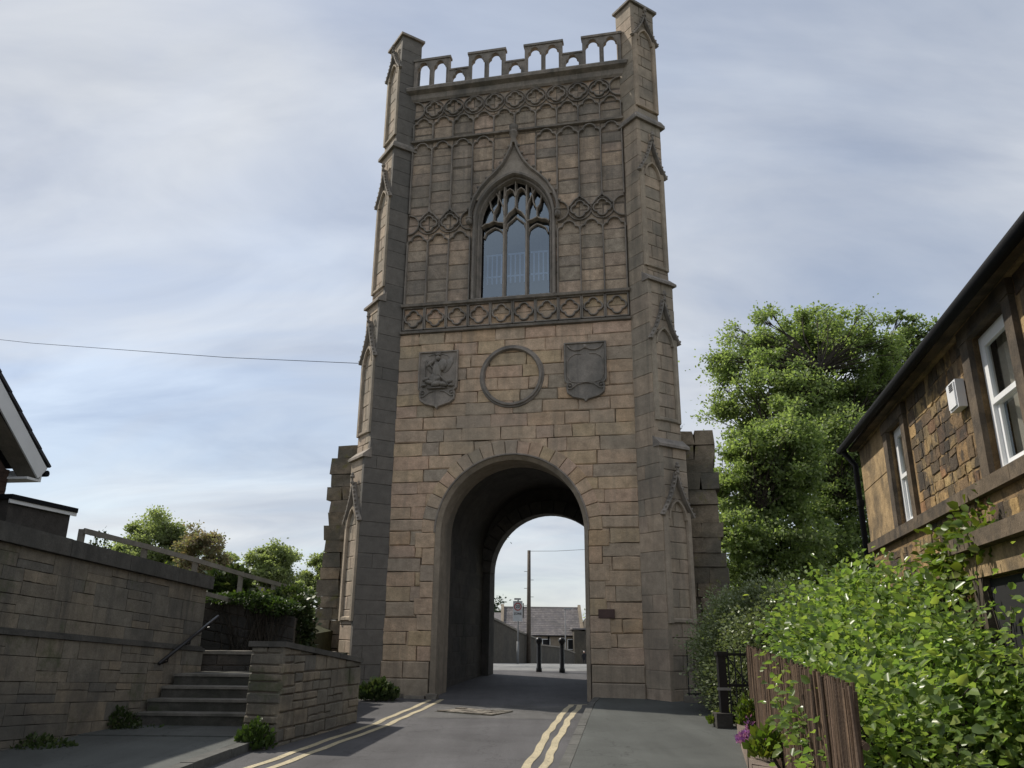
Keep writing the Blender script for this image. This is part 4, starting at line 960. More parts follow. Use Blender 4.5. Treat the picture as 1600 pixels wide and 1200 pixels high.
# brick gable house at the left edge
gh_ = thing('brick_house', 'brick house with white gable boards and dark tiled roof at the left edge', 'house', (-8.1, 12.5, 2.3)); go = V3((-8.1, 12.5, 2.3))
UG = V3((math.sin(a9), math.cos(a9), 0)); GN = NW; FGa = (V3((0, 0, 0)), UG, V3((0, 0, 1)), GN)     # u towards the tower
m = MB(); gw_ = [(-7.2, -.4), (.36, -.4), (.36, 1.75), (-3.6, 4.95), (-7.2, 1.75)]; plate(gw_, [], FGa, -6, -.35, m); obj('wall', m, MT['brick'], gh_)
bk_ = []
cz_ = -.35
row = 0
while cz_ < 3.3:
    u = .36-(.1125 if row % 2 else 0)
    for k in range(11):
        u1, u0 = u-.005, u-.22
        umax = .36 if cz_ < 1.75 else -(cz_-1.75)*1.12
        if u1 <= umax+.01: bk_.append([(u0, cz_), (u1, cz_), (u1, cz_+.065), (u0, cz_+.065)])
        u -= .225
    cz_ += .075; row += 1
mb_ = MB(); 
for p in bk_: stone(p, FGa, -.338, .37, .004, mb_)
obj('bricks', mb_, MT['brick'], gh_, kind='stuff')
def slope_board(F, a, b, hgt, n0, n1): 
    d = V3((b[0]-a[0], b[1]-a[1])).normalized(); nn = (d.y, -d.x); m = MB(); q_ = [a, b, (b[0]+nn[0]*hgt, b[1]+nn[1]*hgt), (a[0]+nn[0]*hgt, a[1]+nn[1]*hgt)]
    return plate(q_[::-1], [], F, n0, n1, m)
apex, eave = (-3.6, 5.6), (.72, 1.9)
obj('barge_board', slope_board(FGa, apex, eave, .26, .02, .05), MT['white'], gh_); obj('barge_board', slope_board(FGa, (-7.92, 1.9), apex, .26, .02, .05), MT['white'], gh_)
sf = MB(); fbox(FGa, .34, .62, 1.66, 1.7, -6, .02, sf); obj('soffit', sf, MT['white'], gh_)
sf = MB(); q0 = [(-3.6, 4.97), (.6, 1.71)]; sf.add([fp(FGa, *q0[0], -.36), fp(FGa, *q0[1], -.36), fp(FGa, *q0[1], .02), fp(FGa, *q0[0], .02)], [(0, 1, 2, 3)]); obj('verge_soffit', sf, MT['wood'], gh_)
fc = MB(); fbox(FGa, .62, .66, 1.66, 1.86, -6, .02, fc); obj('fascia', fc, MT['white'], gh_)
gt = MB(); gt.tube([fp(FGa, .73, 1.82, .06), fp(FGa, .73, 1.82, -6)], .055, 8); obj('gutter', gt, MT['gutter'], gh_)
rs = V3((eave[0]-apex[0], eave[1]-apex[1])); nst = 15
for k in range(nst):
    a = (apex[0]+rs.x*k/nst, apex[1]+rs.y*k/nst+.02); b = (apex[0]+rs.x*(k+1.12)/nst, apex[1]+rs.y*(k+1.12)/nst+.02+.035)
    m = MB(); q_ = [(a[0], a[1]), (b[0], b[1]), (b[0]+.025, b[1]+.03), (a[0]+.02, a[1]+.05)]; plate(q_, [], FGa, -6, .07, m); obj('tile_course', m, MT['tile'], gh_)
m = MB(); plate([(-7.95, 1.92), apex, (apex[0], apex[1]+.08), (-7.95, 2.0)][::-1], [], FGa, -6, .07, m); obj('far_roof_slope', m, MT['tile'], gh_)
# flat-roofed shed
sd = thing('flat_roofed_shed', 'small dark flat-roofed brick outbuilding behind the retaining wall coping', 'shed', (-8.0, 13.2, 2.2))
FS_ = (V3((0, 0, 0)), UG, V3((0, 0, 1)), GN); m = MB(); fbox(FS_, -.6, .84, -.3, 1.38, -2.2, 0, m); obj('wall', m, MT['darkwall'], sd)
m = MB(); fbox(FS_, -.65, .92, 1.38, 1.46, -2.3, .08, m); obj('roof', m, MT['gutter'], sd); m = MB(); fbox(FS_, -.65, .925, 1.32, 1.38, .03, .06, m); obj('fascia', m, MT['white'], sd)
for k in range(5):
    tag(obj('plant_pot', MB().lathe(fp(FS_, -.5+k*.22, .0, .35+.05*(k % 2)), [(.06, .2), (.085, .42), (.07, .42)], 8), MT['plastic'], None, loc=(-8.0, 13.2, 2.35)), 'small pale plant pot in the row against the dark shed', 'plant pot', 'plant pots by the shed')
m = MB(); fbox(FS_, .18, .42, .75, .92, .0, .03, m); obj('vent_panel', m, MT['signback'], sd)
# draping plants over the garden wall
shrub('trailing_plant', 'leafy plant trailing over the top of the dark garden wall', 'plant', [((-5.3, 16.2, 2.2), (.75, .3, .12)), ((-4.7, 16.2, 2.05), (.5, .35, .16))], 2600, .07, MT['l_grass'], 5, up=.1, shell=.2)
shrub('conifer_shrub', 'blue green feathery shrub standing behind the timber fence', 'shrub', [((-6.05, 17.4, 2.35), (.5, .45, .5))], 2600, .16, MT['l_dark'], 6, up=.9, shell=.1, base=(-6.1, 17.6, 2.0))
shrub('ivy_mass', 'dark ivy bush filling the corner beside the left ruined wall', 'ivy', [((-4.45, 16.9, 1.6), (.45, .4, .75)), ((-4.75, 17.6, 2.2), (.5, .5, .35))], 5200, .1, MT['l_dark'], 7, up=.3, shell=.3, base=(-4.3, 17, 1.5))
shrub('garden_flowers', 'low pale flowering garden plants behind the timber fence', 'plant', [((-5.5, 17.0, 2.2), (.6, .3, .22)), ((-6.9, 15.8, 2.55), (.7, .5, .25))], 1600, .08, MT['l_creep'], 8, shell=.2, base=(-5.5, 17, 2.0))
shrub('wispy_shrub', 'wispy little shrub beside the end of the dark shed', 'shrub', [((-7.55, 14.6, 2.9), (.2, .2, .45))], 240, .07, MT['l_dark'], 9, shell=.1, base=(-7.55, 14.6, 2.2))
# small rendered cottage seen behind the fence
hb = at(380, 935, 34); cg = thing('white_boarded_cottage', 'small cottage with white boarding and grey slates behind the timber fence', 'cottage', (hb.x, hb.y, .5))
m = MB(); m.box(-.2, 1.5, 0, 3, -.3, hb.z-.5-.62); obj('wall', m, MT['farhouse'], cg); cz0 = hb.z-.5
for k in range(6): obj('weatherboard', MB().box(-.18, .36, -.07, -.01, cz0-.75+k*.2, cz0-.75+k*.2+.16), MT['white'], cg)
m = MB(); m.add([(-.2, .02, cz0-.7), (.4, .02, cz0-.7), (.4, .02, cz0+.5), (-.2, .02, cz0+.5), (-.2, 1.4, cz0-.7), (.4, 1.4, cz0-.7), (.4, 1.4, cz0+.5), (-.2, 1.4, cz0+.5)], [(0, 1, 2, 3), (1, 5, 6, 2), (3, 2, 6, 7), (4, 0, 3, 7)]); obj('boarded_bay', m, MT['wood'], cg)
for k in range(6):
    f0, f1 = k/6, (k+1.12)/6; m = MB(); m.add([(.42, -.3+1.6*f0, cz0-.66+.8*f0+.04), (1.6, -.3+1.6*f0, cz0-.66+.8*f0+.04), (1.6, -.3+1.6*f1, cz0-.66+.8*f1), (.42, -.3+1.6*f1, cz0-.66+.8*f1)], [(0, 1, 2, 3)], .3+.1*k); obj('slate_course', m, MT['tile'], cg)
m = MB(); m.add([(.42, -.3, cz0-.68), (1.6, -.3, cz0-.68), (1.6, 1.3, cz0+.1), (.42, 1.3, cz0+.1), (1.6, 2.9, cz0-.68), (.42, 2.9, cz0-.68)], [(0, 1, 2, 3), (3, 2, 4, 5), (1, 4, 2), (0, 3, 5)]); obj('roof', m, MT['tile'], cg)
# trees beyond the left wall
def ftree(lab, px, py, dist, rpx, seed, mat='l_far', nl=9000, z0f=.35, nm='broadleaf_tree'):
    p = at(px, py, dist); rad = rpx/1280*dist; zb = 1.0
    return tree(nm, lab, (p.x, p.y, zb), p.z-zb, rad, (p.z-zb)*z0f, 7, 80, int(nl*3.4), .18, MT[mat], seed, cl=.13, group='trees beyond the left garden', shell=.3)
ftree('tallest pale green tree behind the left timber fence', 252, 802, 64, 52, 21, nl=9500)
ftree('coppery spring tree right of the tallest pale tree behind the fence', 318, 822, 58, 36, 22, 'l_copper', 4200)
ftree('pale green tree between the coppery tree and the isolated one', 345, 858, 68, 28, 23, nl=5500)
ftree('isolated rounded green tree in the gap left of the tower', 427, 846, 62, 38, 24, nl=8500)
ftree('green tree partly hidden by the left ruined wall', 506, 862, 64, 28, 25, nl=5000)
ftree('low bushy tree seen under the timber rail at far left', 185, 852, 52, 30, 26, nl=5000, z0f=.2)
ftree('low green tree just behind the timber fence posts', 378, 905, 50, 26, 27, nl=5200, z0f=.15)
ftree('small bushy tree low down beside the ivy', 466, 912, 46, 22, 28, nl=4200, z0f=.1)
# overhead cable
ca, cb_ = at(-60, 524, 40), loc(-3.6, 3.5, 8.9)
ce = at(566, 568, 21.5); mid = ca.lerp(ce, .5)-V3((0, 0, .12))
tag(obj('overhead_cable', MB().tube([ca, ca.lerp(mid, .5)-V3((0,0,.06)), mid, mid.lerp(ce, .5)-V3((0,0,.06)), ce], (.009), 5), MT['cable']), 'thin black overhead cable running to the left side of the tower', 'cable')
# weeds on the ground
def weed(lab, x, y, r, hh, n, seed, mat='l_grass', z=None, ls=.1, cat='weed'):
    global nr
    nr = np.random.default_rng(seed); zb = h(y) if z is None else z
    t = thing('weed', lab, cat, (x, y, zb), 0); a = nr.uniform(0, 6.28, n); q_ = nr.uniform(0, 1, n)**.6
    P = np.stack([np.cos(a)*q_*r, np.sin(a)*q_*r*.6, nr.uniform(0, 1, n)*hh*(1.05-q_*.6)], 1); D = np.stack([np.cos(a)*.5, np.sin(a)*.5, np.full(n, 1.0)], 1)+nr.normal(size=(n, 3))*.35
    leaves_obj('leaves', P, D, nr.uniform(.5, 1.3, n)*ls, MT[mat], t)
    m = MB()
    for k in range(14): m.tube([(rng.uniform(-.3, .3)*r, rng.uniform(-.2, .2)*r, 0), (rng.uniform(-.7, .7)*r, rng.uniform(-.4, .4)*r, hh*.8)], .004, 4, False)
    obj('stems', m, MT['l_grass'], t); return t
weed('tuft of long green weeds at the foot of the left tower wall', -2.75, 17.5, .42, .42, 700, 31, 'l_dark', ls=.12)
weed('thin flowering weed in the corner by the left buttress', -3.45, 17.2, .16, .35, 160, 32, 'l_creep')
weed('leafy plant at the near foot of the stone pier', -3.25, 10.95, .24, .36, 600, 33, 'l_grass', ls=.07)
weed('dark weeds along the foot of the left retaining wall by the steps', -5.5, 12.0, .3, .4, 700, 34, 'l_dark', ls=.06)
weed('dark weeds at the foot of the retaining wall near the left edge', -5.75, 10.4, .5, .22, 900, 35, 'l_dark', ls=.055)
weed('green moss and weeds on the ground beside the bottom step', -5.1, 12.2, .5, .1, 500, 36, 'l_grass', ls=.06)
weed('dry weeds by the gate post at the pavement edge', 3.28, 12.95, .22, .2, 380, 37, 'l_creep', z=.3, ls=.07)
kb = thing('fallen_stone_edging', 'row of worn low stones at the foot of the left tower wall', 'edging', loc(-2.2, -.35, .2), YAW)
for k, (x0, x1) in enumerate(((-1.05, -.55), (-.5, -.1), (.0, .45), (.5, .72))):
    m = MB(); m.box(x0, x1, -.12, .12, 0, .1+.03*(k % 2), .3+.1*k); m.v = [(a+rng.uniform(-.02, .02), b+rng.uniform(-.02, .02), c_+rng.uniform(-.015, .015)) for a, b, c_ in m.v]; obj('stone', m, MT['kerb'], kb)
# stone sett / drain patch in the road
dc = thing('drain_patch', 'worn stone and iron drain patch set in the road before the arch', 'drain', (-.62, 15.6, h(15.6)), R_(-30))
obj('bed', MB().box(-.62, .62, -.42, .42, -.05, .003), MT['soil'], dc)
for i in range(6):
    for j in range(4):
        x0 = -.6+i*.2; y0 = -.4+j*.2; obj('sett', MB().box(x0+.012, x0+.188, y0+.015, y0+.185, -.02, .012+rng.uniform(0, .012), rng.random()), MT['kerb'] if (i+j) % 3 else MT['cast'], dc)

# ------------------------------------------------------------------ beyond the arch
for k, (x, y, lab) in enumerate(((.91, 25.2, 'left of the two black bollards beyond the arch'), (1.6, 25.0, 'right of the two black bollards beyond the arch'))):
    t = thing('bollard', lab, 'bollard', (x, y, h(y)), 0, 'bollards beyond the arch')
    obj('shaft', MB().lathe((0, 0, 0), [(.09, -.05), (.09, .1), (.07, .13), (.065, .78), (.06, .8)], 14), MT['black'], t, smooth=True)
    obj('cap', MB().lathe((0, 0, 0), [(.06, .79), (.1, .86), (.11, .9), (.105, .93), (.08, .98), (.03, 1.0)], 14), MT['black'], t, smooth=True)
wp = [(at(755, 961, 43), at(755, 1034, 43)), (at(785, 975, 47), at(785, 1035.5, 47)), (at(812, 989, 52), at(812, 1036.5, 52)), (at(843, 1001, 60), at(843, 1038.5, 60))]
def farwall(pts, lab, th=.4):
    o_ = pts[0][1]; t = thing('boundary_wall', lab, 'wall', o_); m = MB()
    for k in range(len(pts)-1):
        (a, a0), (b, b0) = pts[k], pts[k+1]; s_ = V3((.15, -.35, 0)); d = (b-a); d.z = 0; nn = V3((-d.y, d.x, 0)).normalized()*th
        q_ = [a0-V3((0, 0, .4)), b0-V3((0, 0, .4)), b0+nn-V3((0, 0, .4)), a0+nn-V3((0, 0, .4)), a, b, b+nn, a+nn]
        m.add([x-o_ for x in q_], [(3,2,1,0),(4,5,6,7),(0,1,5,4),(1,2,6,5),(2,3,7,6),(3,0,4,7)])
    obj('wall_face', m, MT['farwall'], t)
    for k in range(len(pts)-1):
        a, b = pts[k][0]-o_, pts[k+1][0]-o_; d = b-a; d2 = V3((d.x, d.y, 0)).normalized(); nn = V3((-d2.y, d2.x, 0)); m = MB()
        q_ = [a-nn*.06, b-nn*.06, b+nn*(th+.06), a+nn*(th+.06)]; m.add([x+V3((0, 0, .01)) for x in q_]+[x+V3((0, 0, .12)) for x in q_], [(3,2,1,0),(4,5,6,7),(0,1,5,4),(1,2,6,5),(2,3,7,6),(3,0,4,7)]); obj('coping', m, MT['kerb'], t)
farwall(wp, 'tall stone boundary wall sloping down along the street beyond the arch')
farwall([(at(845, 1009, 64), at(845, 1039.5, 64)), (at(872, 1012, 73), at(872, 1041, 73)), (at(898, 1021, 86), at(898, 1043, 86))], 'lower stone wall farther down the street behind the bollards')
pp = at(826, 1037, 54); pt_ = at(826, 860, 54); t = thing('telegraph_pole', 'tall wooden telegraph pole seen through the arch', 'pole', pp)
obj('post', MB().tube([(0, 0, -.3), (0, 0, (pt_.z-pp.z)*.5), (0, 0, pt_.z-pp.z)], [.16, .135, .11], 10), MT['pole'], t, smooth=True)
for k in range(7): z = pt_.z-pp.z-1.4-k*.55; obj('step_iron', MB().tube([(0, 0, z), ((.32 if k % 2 else -.32), 0, z)], .016, 5), MT['black'], t)
obj('wire', MB().tube([(0, 0, pt_.z-pp.z-.05), tuple((at(870, 861, 60)-pp)), tuple(at(960, 856, 70)-pp)], .02, 4), MT['black'], t)
sb_ = at(809, 1030, 43); t = thing('speed_zone_sign', 'speed limit zone sign with red ring on a grey post', 'sign', (sb_.x, sb_.y, h(sb_.y)))
S_ = lambda px, py: at(px, py, 43)-V3((sb_.x, sb_.y, h(sb_.y)))
p0, p1 = S_(801.8, 939), S_(816.2, 971); zt_, zb_ = p0.z, p1.z; xw0, xw1 = p0.x, p1.x
obj('post', MB().tube([(0, .05, -.2), (0, .05, zt_+.05)], .04, 8), MT['signgrey'], t, smooth=True); obj('post_base', MB().tube([(0, .05, -.2), (0, .05, 1.1)], .065, 8), MT['signgrey'], t, smooth=True)
sp2 = obj('sign_plate', MB().box(xw0, xw1, -.02, .0, zb_, zt_), MT['signback'], t); xm = (xw0+xw1)/2
obj('side_plate', MB().box(xw1+.02, xw1+.07, .05, .5, zb_+.18, zt_-.1), MT['black'], t)
obj('lamp_hood', MB().box(xm-.19, xm+.16, -.16, .08, zt_+.06, zt_+.14), MT['grey'], t)
FSg = (V3((xm, -.024, zt_-.29)), V3((1, 0, 0)), V3((0, 0, 1)), V3((0, -1, 0)))
obj('ring', plate(arc(0, 0, .205, 0, 352, 40), [arc(0, 0, .15, 352, 0, 40)], FSg, 0, .004), MT['signred'], sp2)
def text(s, size, x, z, F, mat, parent):
    cu = bpy.data.curves.new('t', 'FONT'); cu.body = s; cu.size = size; cu.align_x = 'CENTER'; cu.align_y = 'CENTER'; cu.offset = .004
    o = bpy.data.objects.new('t', cu); col.objects.link(o); bpy.context.view_layer.update()
    me = bpy.data.meshes.new_from_object(o.evaluated_get(bpy.context.evaluated_depsgraph_get())); bpy.data.objects.remove(o)
    for v in me.vertices: v.co = fp(F, v.co.x+x, v.co.y+z, .003)
    return obj('lettering', me, mat, parent)
text('20', .23, 0, 0, FSg, MT['signblack'], sp2); text('ZONE', .15, 0, -.36, FSg, MT['signblack'], sp2)
lp = at(884, 1041, 84); lt = at(883, 951, 84); t = thing('street_lamp', 'slender grey street lamp in front of the slate roofed house', 'street lamp', lp)
obj('post', MB().tube([(0, 0, -.3), (0, 0, 1.2), (0, 0, 1.25), (0, 0, lt.z-lp.z)], [.09, .09, .055, .045], 8), MT['signgrey'], t, smooth=True); obj('lamp_head', MB().box(-.1, .75, -.12, .12, lt.z-lp.z-.05, lt.z-lp.z+.06), MT['grey'], t)
# slate house
D_ = 92; e0, e1 = at(786, 992, D_), at(909, 994, D_); rg0, rg1 = at(786, 950.5, D_+4), at(914, 950, D_+4); ez = (e0.z+e1.z)/2; rz_ = (rg0.z+rg1.z)/2; gb = -3.2
ho = V3((e0.x, e0.y, gb)); t = thing('slate_roofed_cottage', 'long stone cottage with grey slate roof seen through the arch', 'house', ho); wl = e1.x-e0.x
obj('wall', MB().box(0, wl, 0, 8, 0, ez-gb), MT['farhouse'], t)
for k in range(16):
    f0, f1 = k/16, (k+1.15)/16; ya, yb = -.3+4.3*f0, -.3+4.3*f1; za_, zb = ez-gb-.05+(rz_-ez+.1)*f0, ez-gb-.05+(rz_-ez+.1)*f1
    m = MB(); xs = [-.1+i*(wl+.2)/26 for i in range(27)]
    for i in range(26):
        o_ = (k % 2)*.1; m.add([(xs[i]+o_+.01, ya, za_+.07), (xs[i+1]+o_-.01, ya, za_+.07), (xs[i+1]+o_-.01, yb, zb+.02), (xs[i]+o_+.01, yb, zb+.02)], [(0, 1, 2, 3)], rng.random()*.98+.01)
    obj('slate_course', m, MT['slate'], t)
m = MB(); m.prism([(-.1, -.2), (wl+.1, -.2), (wl+.1, 4), (-.1, 4)], [ez-gb-.06, ez-gb-.06, rz_-gb, rz_-gb], [ez-gb, ez-gb, rz_-gb+.03, rz_-gb+.03]); m.prism([(-.1, 4), (wl+.1, 4), (wl+.1, 8.2), (-.1, 8.2)], [rz_-gb, rz_-gb, ez-gb, ez-gb], [rz_-gb+.03, rz_-gb+.03, ez-gb+.06, ez-gb+.06]); obj('roof_deck', m, MT['slate'], t)
obj('ridge', MB().tube([(-.1, 4, rz_-gb+.05), (wl+.1, 4, rz_-gb+.05)], .12, 6), MT['slate'], t)
for x in (-.12, wl+.12):
    m = MB(); F = (V3((x, 0, 0)), V3((0, 1, 0)), V3((0, 0, 1)), V3((1, 0, 0))); plate([(-.35, 0), (8.3, 0), (8.3, ez-gb+.2), (4, rz_-gb+.42), (-.35, ez-gb+.1)], [], F, -.17, .17, m); obj('gable_wall', m, MT['farhouse'], t)
obj('gutter', MB().tube([(0, -.38, ez-gb-.02), (wl, -.38, ez-gb-.02)], .08, 6), MT['gutter'], t)
for x in (wl*.24, wl*.55, wl*.87):
    wn = obj('window', MB().box(x-.45, x+.45, -.06, .1, ez-gb-1.5, ez-gb-.35), MT['white'], t); obj('pane', MB().box(x-.38, x+.38, -.075, -.062, ez-gb-1.42, ez-gb-.43), MT['dark'], wn)
for x in (wl*.58, wl*.9): obj('downpipe', MB().tube([(x, -.2, ez-gb-.1), (x, -.2, 0)], .09, 6), MT['gutter'], t)
# darker return building on the right and a neighbour on the left
q0 = at(897, 985, 90); t = thing('dark_stone_outbuilding', 'dark stone gabled outbuilding in front of the slate cottage at right of the arch view', 'building', (q0.x, q0.y, -3)); F = (V3((0, 0, 0)), V3((1, 0, 0)), V3((0, 0, 1)), V3((0, -1, 0)))
m = MB(); plate([(0, 0), (3.2, 0), (3.2, 8), (1.4, q0.z+4.0), (1.2, q0.z+2.9), (0, q0.z+3.1)], [], F, -5, 0, m); obj('wall', m, MT['farwall'], t); m = MB(); m.box(-.2, 1.3, -.15, 5, q0.z+3.1, q0.z+3.25); obj('roof', m, MT['slate'], t)
q0 = at(757, 957, 100); t = thing('neighbour_cottage', 'cottage roof with stone gable left of the slate roofed cottage', 'house', (q0.x, q0.y, -3)); wl2 = at(784, 957, 100).x-q0.x
obj('wall', MB().box(0, wl2, 0, 7, 0, q0.z+.6), MT['farhouse'], t); m = MB(); m.prism([(-.2, -.2), (wl2, -.2), (wl2, 3.5), (-.2, 3.5)], [q0.z+.6, q0.z+.6, q0.z+3, q0.z+3], [q0.z+.7, q0.z+.7, q0.z+3.1, q0.z+3.1]); obj('roof', m, MT['slate'], t)
p = at(780, 935, 120); tree('conifer_tree', 'dark pointed conifer peeping over the far cottage roofs', (p.x, p.y, -3), p.z+3, 1.6, 1, 5, 40, 3000, .4, MT['l_conifer'], 41, cl=.25)
p = at(745, 895, 34); tree('street_tree', 'tree branches with sparse leaves showing at the left of the arch opening', (p.x-1.5, p.y, .4), 7.4, 2.5, 3.2, 6, 40, 1500, .13, MT['l_dark'], 42, cl=.14, trunk_r=.11)
for lab, px, d_, rp, tp_, sd_ in (('distant green tree low behind the far boundary wall', 700, 150, 60, 940, 43), ('distant green tree hidden mostly by the right tower pier', 985, 150, 60, 945, 44)):
    p = at(px, tp_, d_); tree('distant_tree', lab, (p.x, p.y, -4), p.z+4, rp/1280*d_, 2, 6, 40, 5000, .6, MT['l_far'], sd_)
# person far down the street
def person(lab, foot):
    t = thing('person', lab, 'person', foot)
    vv = [(0, 0, .92), (0, 0, 1.15), (0, 0, 1.38), (0, 0, 1.5), (0, 0, 1.6), (0, 0, 1.7), (-.1, 0, .88), (-.11, .06, .5), (-.11, .0, .08), (-.11, -.12, .05), (.1, 0, .88), (.11, -.1, .5), (.11, -.05, .08), (.11, -.17, .05), (-.2, 0, 1.38), (-.25, .02, 1.1), (-.23, -.06, .86), (.2, 0, 1.38), (.25, .02, 1.1), (.23, -.06, .86)]
    ed = [(0,1),(1,2),(2,3),(3,4),(4,5),(0,6),(6,7),(7,8),(8,9),(0,10),(10,11),(11,12),(12,13),(2,14),(14,15),(15,16),(2,17),(17,18),(18,19)]
    rd_ = [.17,.17,.16,.06,.09,.07,.1,.075,.05,.045,.1,.075,.05,.045,.075,.06,.04,.075,.06,.04]
    me = bpy.data.meshes.new('body'); me.from_pydata(vv, ed, []); o = bpy.data.objects.new('body', me); col.objects.link(o); o.parent = t; me.materials.append(MT['coat'])
    sm = o.modifiers.new('s', 'SKIN'); ss = o.modifiers.new('u', 'SUBSURF'); ss.levels = ss.render_levels = 1
    for i, v in enumerate(me.skin_vertices[0].data): v.radius = (rd_[i], rd_[i]*.8); v.use_root = (i == 0)
    hd_ = MB(); hd_.ell((0, -.02, 1.62), .085, .1, .125, 12, 8); hd_.ell((0, -.12, 1.61), .018, .025, .025, 6, 4); obj('face', hd_, MT['skin'], t, smooth=True)
    hr_ = MB(); hr_.ell((0, .02, 1.66), .1, .11, .11, 12, 8); obj('hair', hr_, MT['grey'], t, smooth=True)
    return t
pf_ = at(913, 1043, 87); pe = person('person in dark clothes standing far down the street beyond the arch', (pf_.x, pf_.y, h(pf_.y))); pe.scale = (.93, .93, .93)

# ------------------------------------------------------------------ right: stone house
a14 = R_(12.8); HO = V3((5.54, 12.11, 0)); US = V3((-math.sin(a14), -math.cos(a14), .008)); NH = V3((-math.cos(a14), math.sin(a14), 0))
FH = (V3((0, 0, 0)), US, V3((0, 0, 1)), NH)              # u runs from the far corner towards the camera
hs = thing('stone_house', 'golden rubble stone house with white sash windows at the right edge', 'house', HO)
HL = 10.0
W1 = (1.86, 2.62, 2.96, 4.24); W2 = (5.3, 6.2, 2.97, 4.26); DR = (4.9, 6.6, -.1, 1.75)
holes = [[(a, c_), (b, c_), (b, d_), (a, d_)] for a, b, c_, d_ in (W1, W2)]
obj('wall_core', plate([(0, -.3), (HL, -.3), (HL, 4.55), (0, 4.55)], holes, FH, -.5, -.006), MT['hmortar'], hs)
m = MB(); F2 = (fp(FH, 0, 0, 0), -NH, V3((0, 0, 1)), -US.normalized()); m2 = MB(); fbox(FH, 0, HL, -.3, 4.5, -6.5, -1.6, m2); obj('house_body', m2, MT['dark'], hs)
m2 = MB(); fbox(FH, -.02, .45, -.3, 4.52, -6.5, -.04, m2); obj('end_wall', m2, MT['quoin'], hs)
def cut_house(p):
    cx = sum(q_[0] for q_ in p)/len(p); cy = sum(q_[1] for q_ in p)/len(p)
    for (a, b, c_, d_) in ((1.5, 2.86, 2.72, 4.42), (5.08, 6.4, 2.72, 4.42), (0, 1.54, 2.72, 4.42), (-1, 11, 2.815, 2.96), (4.35, 6.9, 1.95, 2.5)):
        if a-.04 < cx < b+.04 and c_-.02 < cy < d_+.02: return None
        if c_ < cy < d_:
            if cx <= a and max(q_[0] for q_ in p) > a: p = clip(p, -1, 0, -a)
            elif cx >= b and min(q_[0] for q_ in p) < b: p = clip(p, 1, 0, b)
            if not p: return None
        elif a < cx < b:
            if cy <= c_ and max(q_[1] for q_ in p) > c_: p = clip(p, 0, -1, -c_)
            elif cy >= d_ and min(q_[1] for q_ in p) < d_: p = clip(p, 0, 1, d_)
            if not p: return None
    return p
hp = rubble(.0, HL-.5, .9, 2.815, (.1, .24), (.13, .36), .014, .006, cut_house)+rubble(.8, HL-.5, 2.96, 4.4, (.1, .24), (.12, .34), .014, .006, cut_house)
lay(hp, FH, hs, MT['rubble'], proud=(.0, .009), back=.08, bev=.006, keep=300)
for a, b in zip(*(lambda s_: (s_, s_[1:]))(courses(2.96, 4.4, .45, .6))): obj('quoin_stone', stone(rect(0, 1.56, a, b, .003, .003), FH, .02, .06, .008), MT['quoin'], hs)
for u0 in [0, 1.45, 2.9, 4.35, 5.8, 7.25]:
    m = MB(); fbox(FH, u0+.004, u0+1.446, 2.82, 2.955, -.05, .07, m, rng.random()); obj('sill_band', m, MT['surround'], hs)
    m = MB(); fbox(FH, u0+.004, u0+1.446, 4.4, 4.47, -.05, .05, m, rng.random()); obj('eaves_band', m, MT['quoin'], hs)
    m = MB(); fbox(FH, u0-.1+.004, u0+1.346, 4.42, 4.47, .052, .16, m, rng.random()); obj('eaves_cornice', m, MT['surround'], hs)
gt = MB(); gt.tube([fp(FH, -.3, 4.48, .25), fp(FH, HL, 4.34, .25)], .058, 10); obj('gutter', gt, MT['gutter'], hs, smooth=True)
dp = MB(); dp.tube([fp(FH, -.12, 4.5, .24), fp(FH, -.12, 4.38, .2), fp(FH, -.1, 4.2, .08), fp(FH, -.1, 0, .07)], .045, 8); obj('downpipe', dp, MT['gutter'], hs, smooth=True)
for z in (3.6, 1.8): obj('pipe_collar', MB().lathe(fp(FH, -.1, z, .075), [(.058, -.05), (.062, 0), (.058, .05)], 8), MT['gutter'], hs)
m = MB(); m.add([fp(FH, u, z, n) for u, z, n in ((-.3, 4.53, .22), (HL, 4.39, .22), (HL, 6.9, -3), (-.3, 6.9, -3), (-.3, 4.49, .22), (HL, 4.35, .22), (HL, 6.8, -3), (-.3, 6.8, -3))], [(0,1,2,3),(7,6,5,4),(4,5,1,0),(3,2,6,7),(0,3,7,4),(1,5,6,2)]); obj('roof', m, MT['slate'], hs)
m = MB(); m.add([fp(FH, u, z, n) for u, z, n in ((-.02, 4.5, 0), (-.02, 6.8, -3), (-.02, 4.5, -6.2))], [(0, 1, 2)]); obj('gable', m, MT['quoin'], hs)
